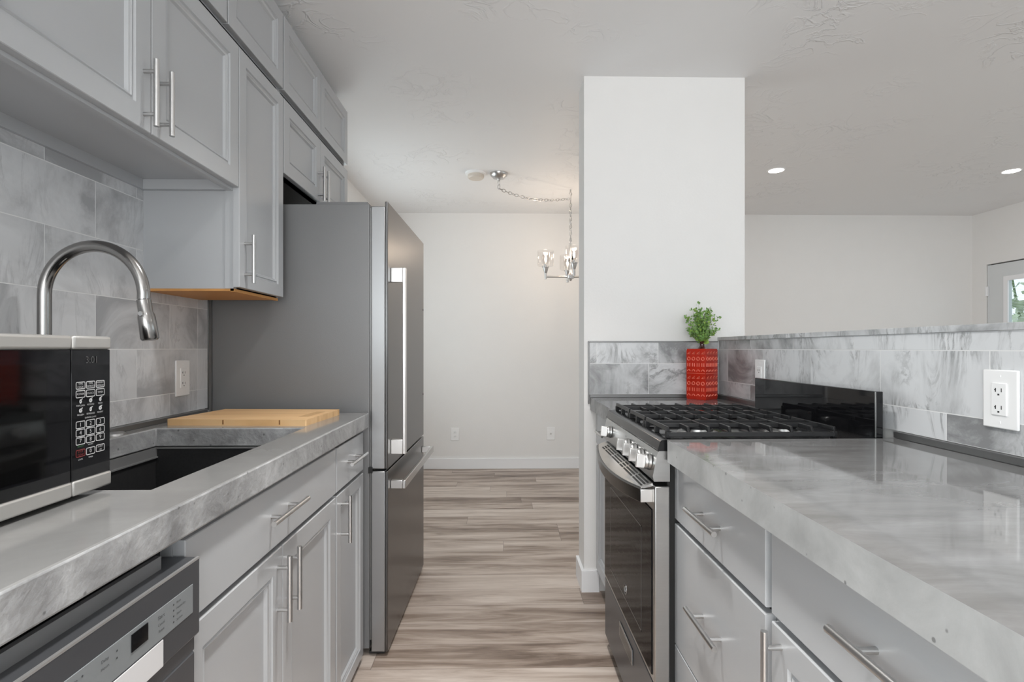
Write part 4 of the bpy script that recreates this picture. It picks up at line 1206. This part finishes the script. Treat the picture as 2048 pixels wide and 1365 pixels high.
# ================================================================== outlets
def outlet(label, axis, plane, d, c, z, w_=0.078, h_=0.122, style='decora', group=None):
    """axis 'x': plate on plane X facing d; axis 'y': on plane Y facing d."""
    def bx(m, u0, u1, z0, z1, t0, t1):
        if axis == 'x': m.box(plane + d * t0, plane + d * t1, c + u0, c + u1, z + z0, z + z1)
        else: m.box(c + u0, c + u1, plane + d * t0, plane + d * t1, z + z0, z + z1)
        return m
    t = thing('wall_outlet', label, 'outlet', (plane, c, z) if axis == 'x' else (c, plane, z), group)
    attach(bx(MB(), -w_ / 2, w_ / 2, -h_ / 2, h_ / 2, 0, 0.006), 'cover_plate', white_plastic, t, bevel=0.0025)
    if style == 'decora':
        ins = attach(bx(MB(), -0.0168, 0.0168, -0.0335, 0.0335, 0.0055, 0.0085), 'receptacle', white_plastic, t, bevel=0.001)
        m = MB()
        for s_ in (-1, 1):
            zc = s_ * 0.018
            q = d if axis == 'x' else 1
            for (u0, u1, v0, v1) in ((-0.0075, -0.0055, -0.003, 0.005), (-0.0095, -0.0055, 0.0005, 0.0025), (0.0055, 0.0072, -0.003, 0.005)):
                bx(m, min(u0 * q, u1 * q), max(u0 * q, u1 * q), zc + v0, zc + v1, 0.0084, 0.0088)
            bx(m, -0.002, 0.002, zc - 0.010, zc - 0.0065, 0.0084, 0.0088)
        attach(m, 'slots', slot_dark, ins)
        for s_ in (-1, 1):
            attach(bx(MB(), -0.0025, 0.0025, s_ * 0.048 - 0.0025, s_ * 0.048 + 0.0025, 0.0058, 0.0068), 'screw', white_plastic, t)
    elif style == 'duplex':
        for s_ in (-1, 1):
            zc = s_ * 0.0195
            ins = attach(bx(MB(), -0.0165, 0.0165, zc - 0.0135, zc + 0.0135, 0.0055, 0.008), 'receptacle', white_plastic, t, bevel=0.003)
            m = MB()
            bx(m, -0.0075, -0.0055, zc - 0.002, zc + 0.006, 0.0079, 0.0084); bx(m, 0.0055, 0.0075, zc - 0.002, zc + 0.006, 0.0079, 0.0084)
            bx(m, -0.002, 0.002, zc - 0.009, zc - 0.0055, 0.0079, 0.0084)
            attach(m, 'slots', slot_dark, ins)
    else:
        m = MB().lathe([(0.009, 0), (0.009, -0.006), (0.006, -0.006), (0.006, -0.012), (0.0, -0.012)], (c, plane + d * 0.006, z), 16, axis='y')
        attach(m, 'socket', handle_steel, t)
    return t
outlet('white outlet on the left tiles above the bamboo cutting board', 'x', XL + 0.010, 1, 1.836, 1.058)
outlet('large white outlet at the right edge of the half wall tiles', 'x', 1.0398, -1, 1.080, 1.054)
outlet('white outlet on the half wall tiles between the red vase and the black backguard', 'x', 1.040, -1, 2.105, 1.053)
outlet('small white outlet low on the far wall, beside the refrigerator door', 'y', YF, -1, -0.447, 0.333, style='duplex')
outlet('small white cable socket plate low on the far wall, beside the wall end', 'y', YF, -1, 0.475, 0.337, style='coax')

# ================================================================== ceiling fixtures
t = thing('smoke_detector', 'round off-white smoke detector on the ceiling beside the chandelier canopy', 'smoke detector', (-0.195, 3.976, H))
attach(MB().lathe([(0.0, 0), (0.078, 0), (0.078, -0.010), (0.070, -0.016), (0.0, -0.016)], (-0.19, 3.93, H), 32), 'base', white_plastic, t)
attach(MB().lathe([(0.060, -0.0155), (0.060, -0.034), (0.052, -0.044), (0.0, -0.046)], (-0.19, 3.93, H), 32), 'cover', ivory_plastic, t)

CH = Vector((0.566, 4.33))
ch = thing('chandelier', 'brushed nickel chandelier with glass shades swagged on a chain', 'chandelier', (CH.x, CH.y, 1.74))
cc = Vector((-0.02, 3.94, H))
attach(MB().lathe([(0.066, 0.0), (0.066, -0.006), (0.060, -0.020), (0.042, -0.036), (0.014, -0.042), (0.008, -0.055), (0.0, -0.056)], cc, 32), 'canopy', handle_steel, ch)
def link(m, p, tdir, roll, L_=0.036, W_=0.021, r=0.0023):
    tdir = tdir.normalized()
    ref = Vector((0, 0, 1)) if abs(tdir.z) < 0.9 else Vector((1, 0, 0))
    s1 = tdir.cross(ref).normalized(); s2 = tdir.cross(s1)
    sd = s1 * math.cos(roll) + s2 * math.sin(roll)
    pts_ = []
    for k in range(14):
        a0 = 2 * PI * k / 14
        pts_.append(p + tdir * math.cos(a0) * L_ / 2 + sd * math.sin(a0) * W_ / 2)
    m.tube(pts_, r, 5, closed=True)
def chain(m, pts_):
    segs = [Vector(p) for p in pts_]
    step = 0.029; i = 0; acc = 0; k = 0
    tot = [0]
    for a0, b0 in zip(segs[:-1], segs[1:]): tot.append(tot[-1] + (b0 - a0).length)
    d_ = step / 2
    while d_ < tot[-1]:
        j = max(q for q in range(len(tot)) if tot[q] <= d_)
        j = min(j, len(segs) - 2)
        q = (d_ - tot[j]) / max(1e-6, tot[j + 1] - tot[j])
        p = segs[j].lerp(segs[j + 1], q)
        link(m, p, segs[j + 1] - segs[j], (k % 2) * PI / 2 + 0.6 + random.uniform(-.3, .3))
        d_ += step; k += 1
m = MB()
hk = Vector((CH.x, CH.y, H - 0.075))
a0_ = cc + Vector((0, 0, -0.055)); a1_ = a0_ + Vector((0, 0.005, -0.055))
sw = [a0_, a1_]
for i in range(1, 13):
    q = i / 12
    p = a1_.lerp(hk, q) + Vector((0, 0, -0.045 * math.sin(PI * q ** 0.9)))
    sw.append(p)
chain(m, sw)
attach(m, 'swag_chain', handle_steel, ch)
m = MB(); chain(m, [hk + Vector((0, 0, -0.012)), (CH.x, CH.y, 2.06)])
attach(m, 'drop_chain', handle_steel, ch)
m = MB().cyl((CH.x, CH.y, H), (CH.x, CH.y, H - 0.02), 0.006, 12)
m.tube([(CH.x + 0.011 * math.sin(a0), CH.y, H - 0.035 - 0.013 * math.cos(a0)) for a0 in [x * 0.45 for x in range(12)]], 0.0022, 6)
m2 = m; attach(m2, 'ceiling_hook', handle_steel, ch)
attach(MB().tube([(CH.x + 0.004, CH.y, H - 0.03), (CH.x + 0.001, CH.y + 0.003, 2.3), (CH.x + 0.003, CH.y, 2.06)], 0.0022, 6), 'cord', handle_steel, ch)
HZ = 1.745
m = MB().cyl((CH.x, CH.y, HZ + 0.02), (CH.x, CH.y, 2.062), 0.0085, 14)
m.lathe([(0.0085, 0.30), (0.011, 0.30), (0.011, 0.285), (0.0085, 0.285)], (CH.x, CH.y, HZ), 14)
m.lathe([(0.0, -0.035), (0.008, -0.03), (0.012, -0.02), (0.03, -0.012), (0.03, 0.012), (0.014, 0.03), (0.0085, 0.06)], (CH.x, CH.y, HZ), 20)
attach(m, 'stem', handle_steel, ch)
for i in range(4):
    an = math.radians(176 + 90 * i + 4)
    if True:
        ex = Vector((math.cos(an), math.sin(an), 0)) * 0.205
        c0 = Vector((CH.x, CH.y, HZ)); e0 = c0 + ex
        arm = attach(MB().cyl(c0 + ex * 0.12, e0, 0.008, 12).lathe([(0.0, -0.02), (0.010, -0.02), (0.010, 0.045), (0.0, 0.045)], e0, 16), 'arm', handle_steel, ch)
        attach(MB().lathe([(0.010, 0.030), (0.013, 0.035), (0.024, 0.076), (0.029, 0.078), (0.029, 0.084), (0.0, 0.084)], e0, 20), 'candle_cup', handle_steel, arm)
        sh = attach(MB().lathe([(0.012, 0.085), (0.060, 0.087), (0.066, 0.092), (0.066, 0.212), (0.0645, 0.212), (0.0645, 0.094)], e0, 32), 'glass_shade', shade_glass, arm)
        attach(MB().lathe([(0.012, 0.085), (0.012, 0.105), (0.0, 0.106)], e0, 16), 'lamp_socket', handle_steel, arm)
        bl = attach(MB().lathe([(0.010, 0.100), (0.017, 0.112), (0.029, 0.132), (0.034, 0.153), (0.029, 0.176), (0.014, 0.190), (0.0, 0.193)], e0, 20), 'bulb', shade_glass, arm)
        attach(MB().lathe([(0.0, 0.118), (0.006, 0.125), (0.009, 0.145), (0.006, 0.168), (0.0, 0.172)], e0, 12), 'filament', bulb_glow, arm)
        ld = bpy.data.lights.new('bulb_light', 'POINT'); ld.energy = 1.6; ld.color = (1, 0.80, 0.62); ld.shadow_soft_size = 0.02
        lo_ = bpy.data.objects.new('bulb_light', ld); COL.objects.link(lo_); lo_.location = e0 + Vector((0, 0, 0.215)); set_parent(lo_, ch)

def downlight(x, y, label, energy=3, spread=PI):
    t = thing('recessed_light', label, 'ceiling light', (x, y, H))
    attach(MB().lathe([(0.052, -0.003), (0.060, -0.004), (0.064, -0.0005), (0.064, 0.0)], (x, y, H), 32), 'trim_ring', white_plastic, t)
    attach(MB().lathe([(0.0, -0.0025), (0.052, -0.0025)], (x, y, H), 32), 'lens', lens_m, t, fixn=False)
    d_ = bpy.data.lights.new('downlight', 'AREA'); d_.shape = 'DISK'; d_.size = 0.16; d_.energy = energy; d_.color = (1, 0.985, 0.965); d_.spread = spread
    l_ = bpy.data.objects.new('downlight', d_); COL.objects.link(l_); l_.location = (x, y, H - 0.006); set_parent(l_, t)
downlight(2.005, 3.83, 'round recessed ceiling light nearer the white wall end')
downlight(3.735, 3.81, 'round recessed ceiling light at the right edge, above the entry door')
downlight(2.6, 1.0, 'round recessed ceiling light over the living room behind the camera side')
downlight(0.0, 1.35, 'round recessed ceiling light over the kitchen aisle beside the sink', 9, math.radians(100))
downlight(0.0, 0.1, 'round recessed ceiling light over the kitchen aisle directly above the camera', 10, math.radians(100))
downlight(0.0, -1.2, 'round recessed ceiling light over the kitchen aisle behind the camera', 16, math.radians(110))

# ================================================================== garden seen through the door light
random.seed(9)
gt = thing('garden_shrub', 'leafy garden shrub outside the entry door window', 'shrub', (6.6, 5.3, 0))
mt = MB(); mf = MB()
for i in range(9):
    q = Vector((6.5 + random.uniform(-.3, .3), 5.6 + random.uniform(-1.0, 1.0), 0))
    topp = q + Vector((random.uniform(-.3, .3), random.uniform(-.4, .4), random.uniform(1.8, 2.8)))
    mt.tube([q, q.lerp(topp, .5) + Vector((.08, 0, 0)), topp], [0.03, 0.02, 0.006], 6)
for i in range(2600):
    p = Vector((6.5 + random.gauss(0, .35), 5.6 + random.gauss(0, .9), 1.3 + random.gauss(0, .7)))
    if p.z < 0.1: continue
    leaf(mf, p, Vector((random.uniform(-1, 1), random.uniform(-1, 1), random.uniform(-1, .6))), random.uniform(.06, .13))
attach(mt, 'branch', stem_m, gt); attach(mf, 'foliage', leaf_far, gt, fixn=False)
struct(MB().box(XR + T, 9.0, -4, 9, -0.12, -0.02), 'ground', basic('garden_ground', (0.32, 0.33, 0.27), 0.9, noise=0.3, scale=3))
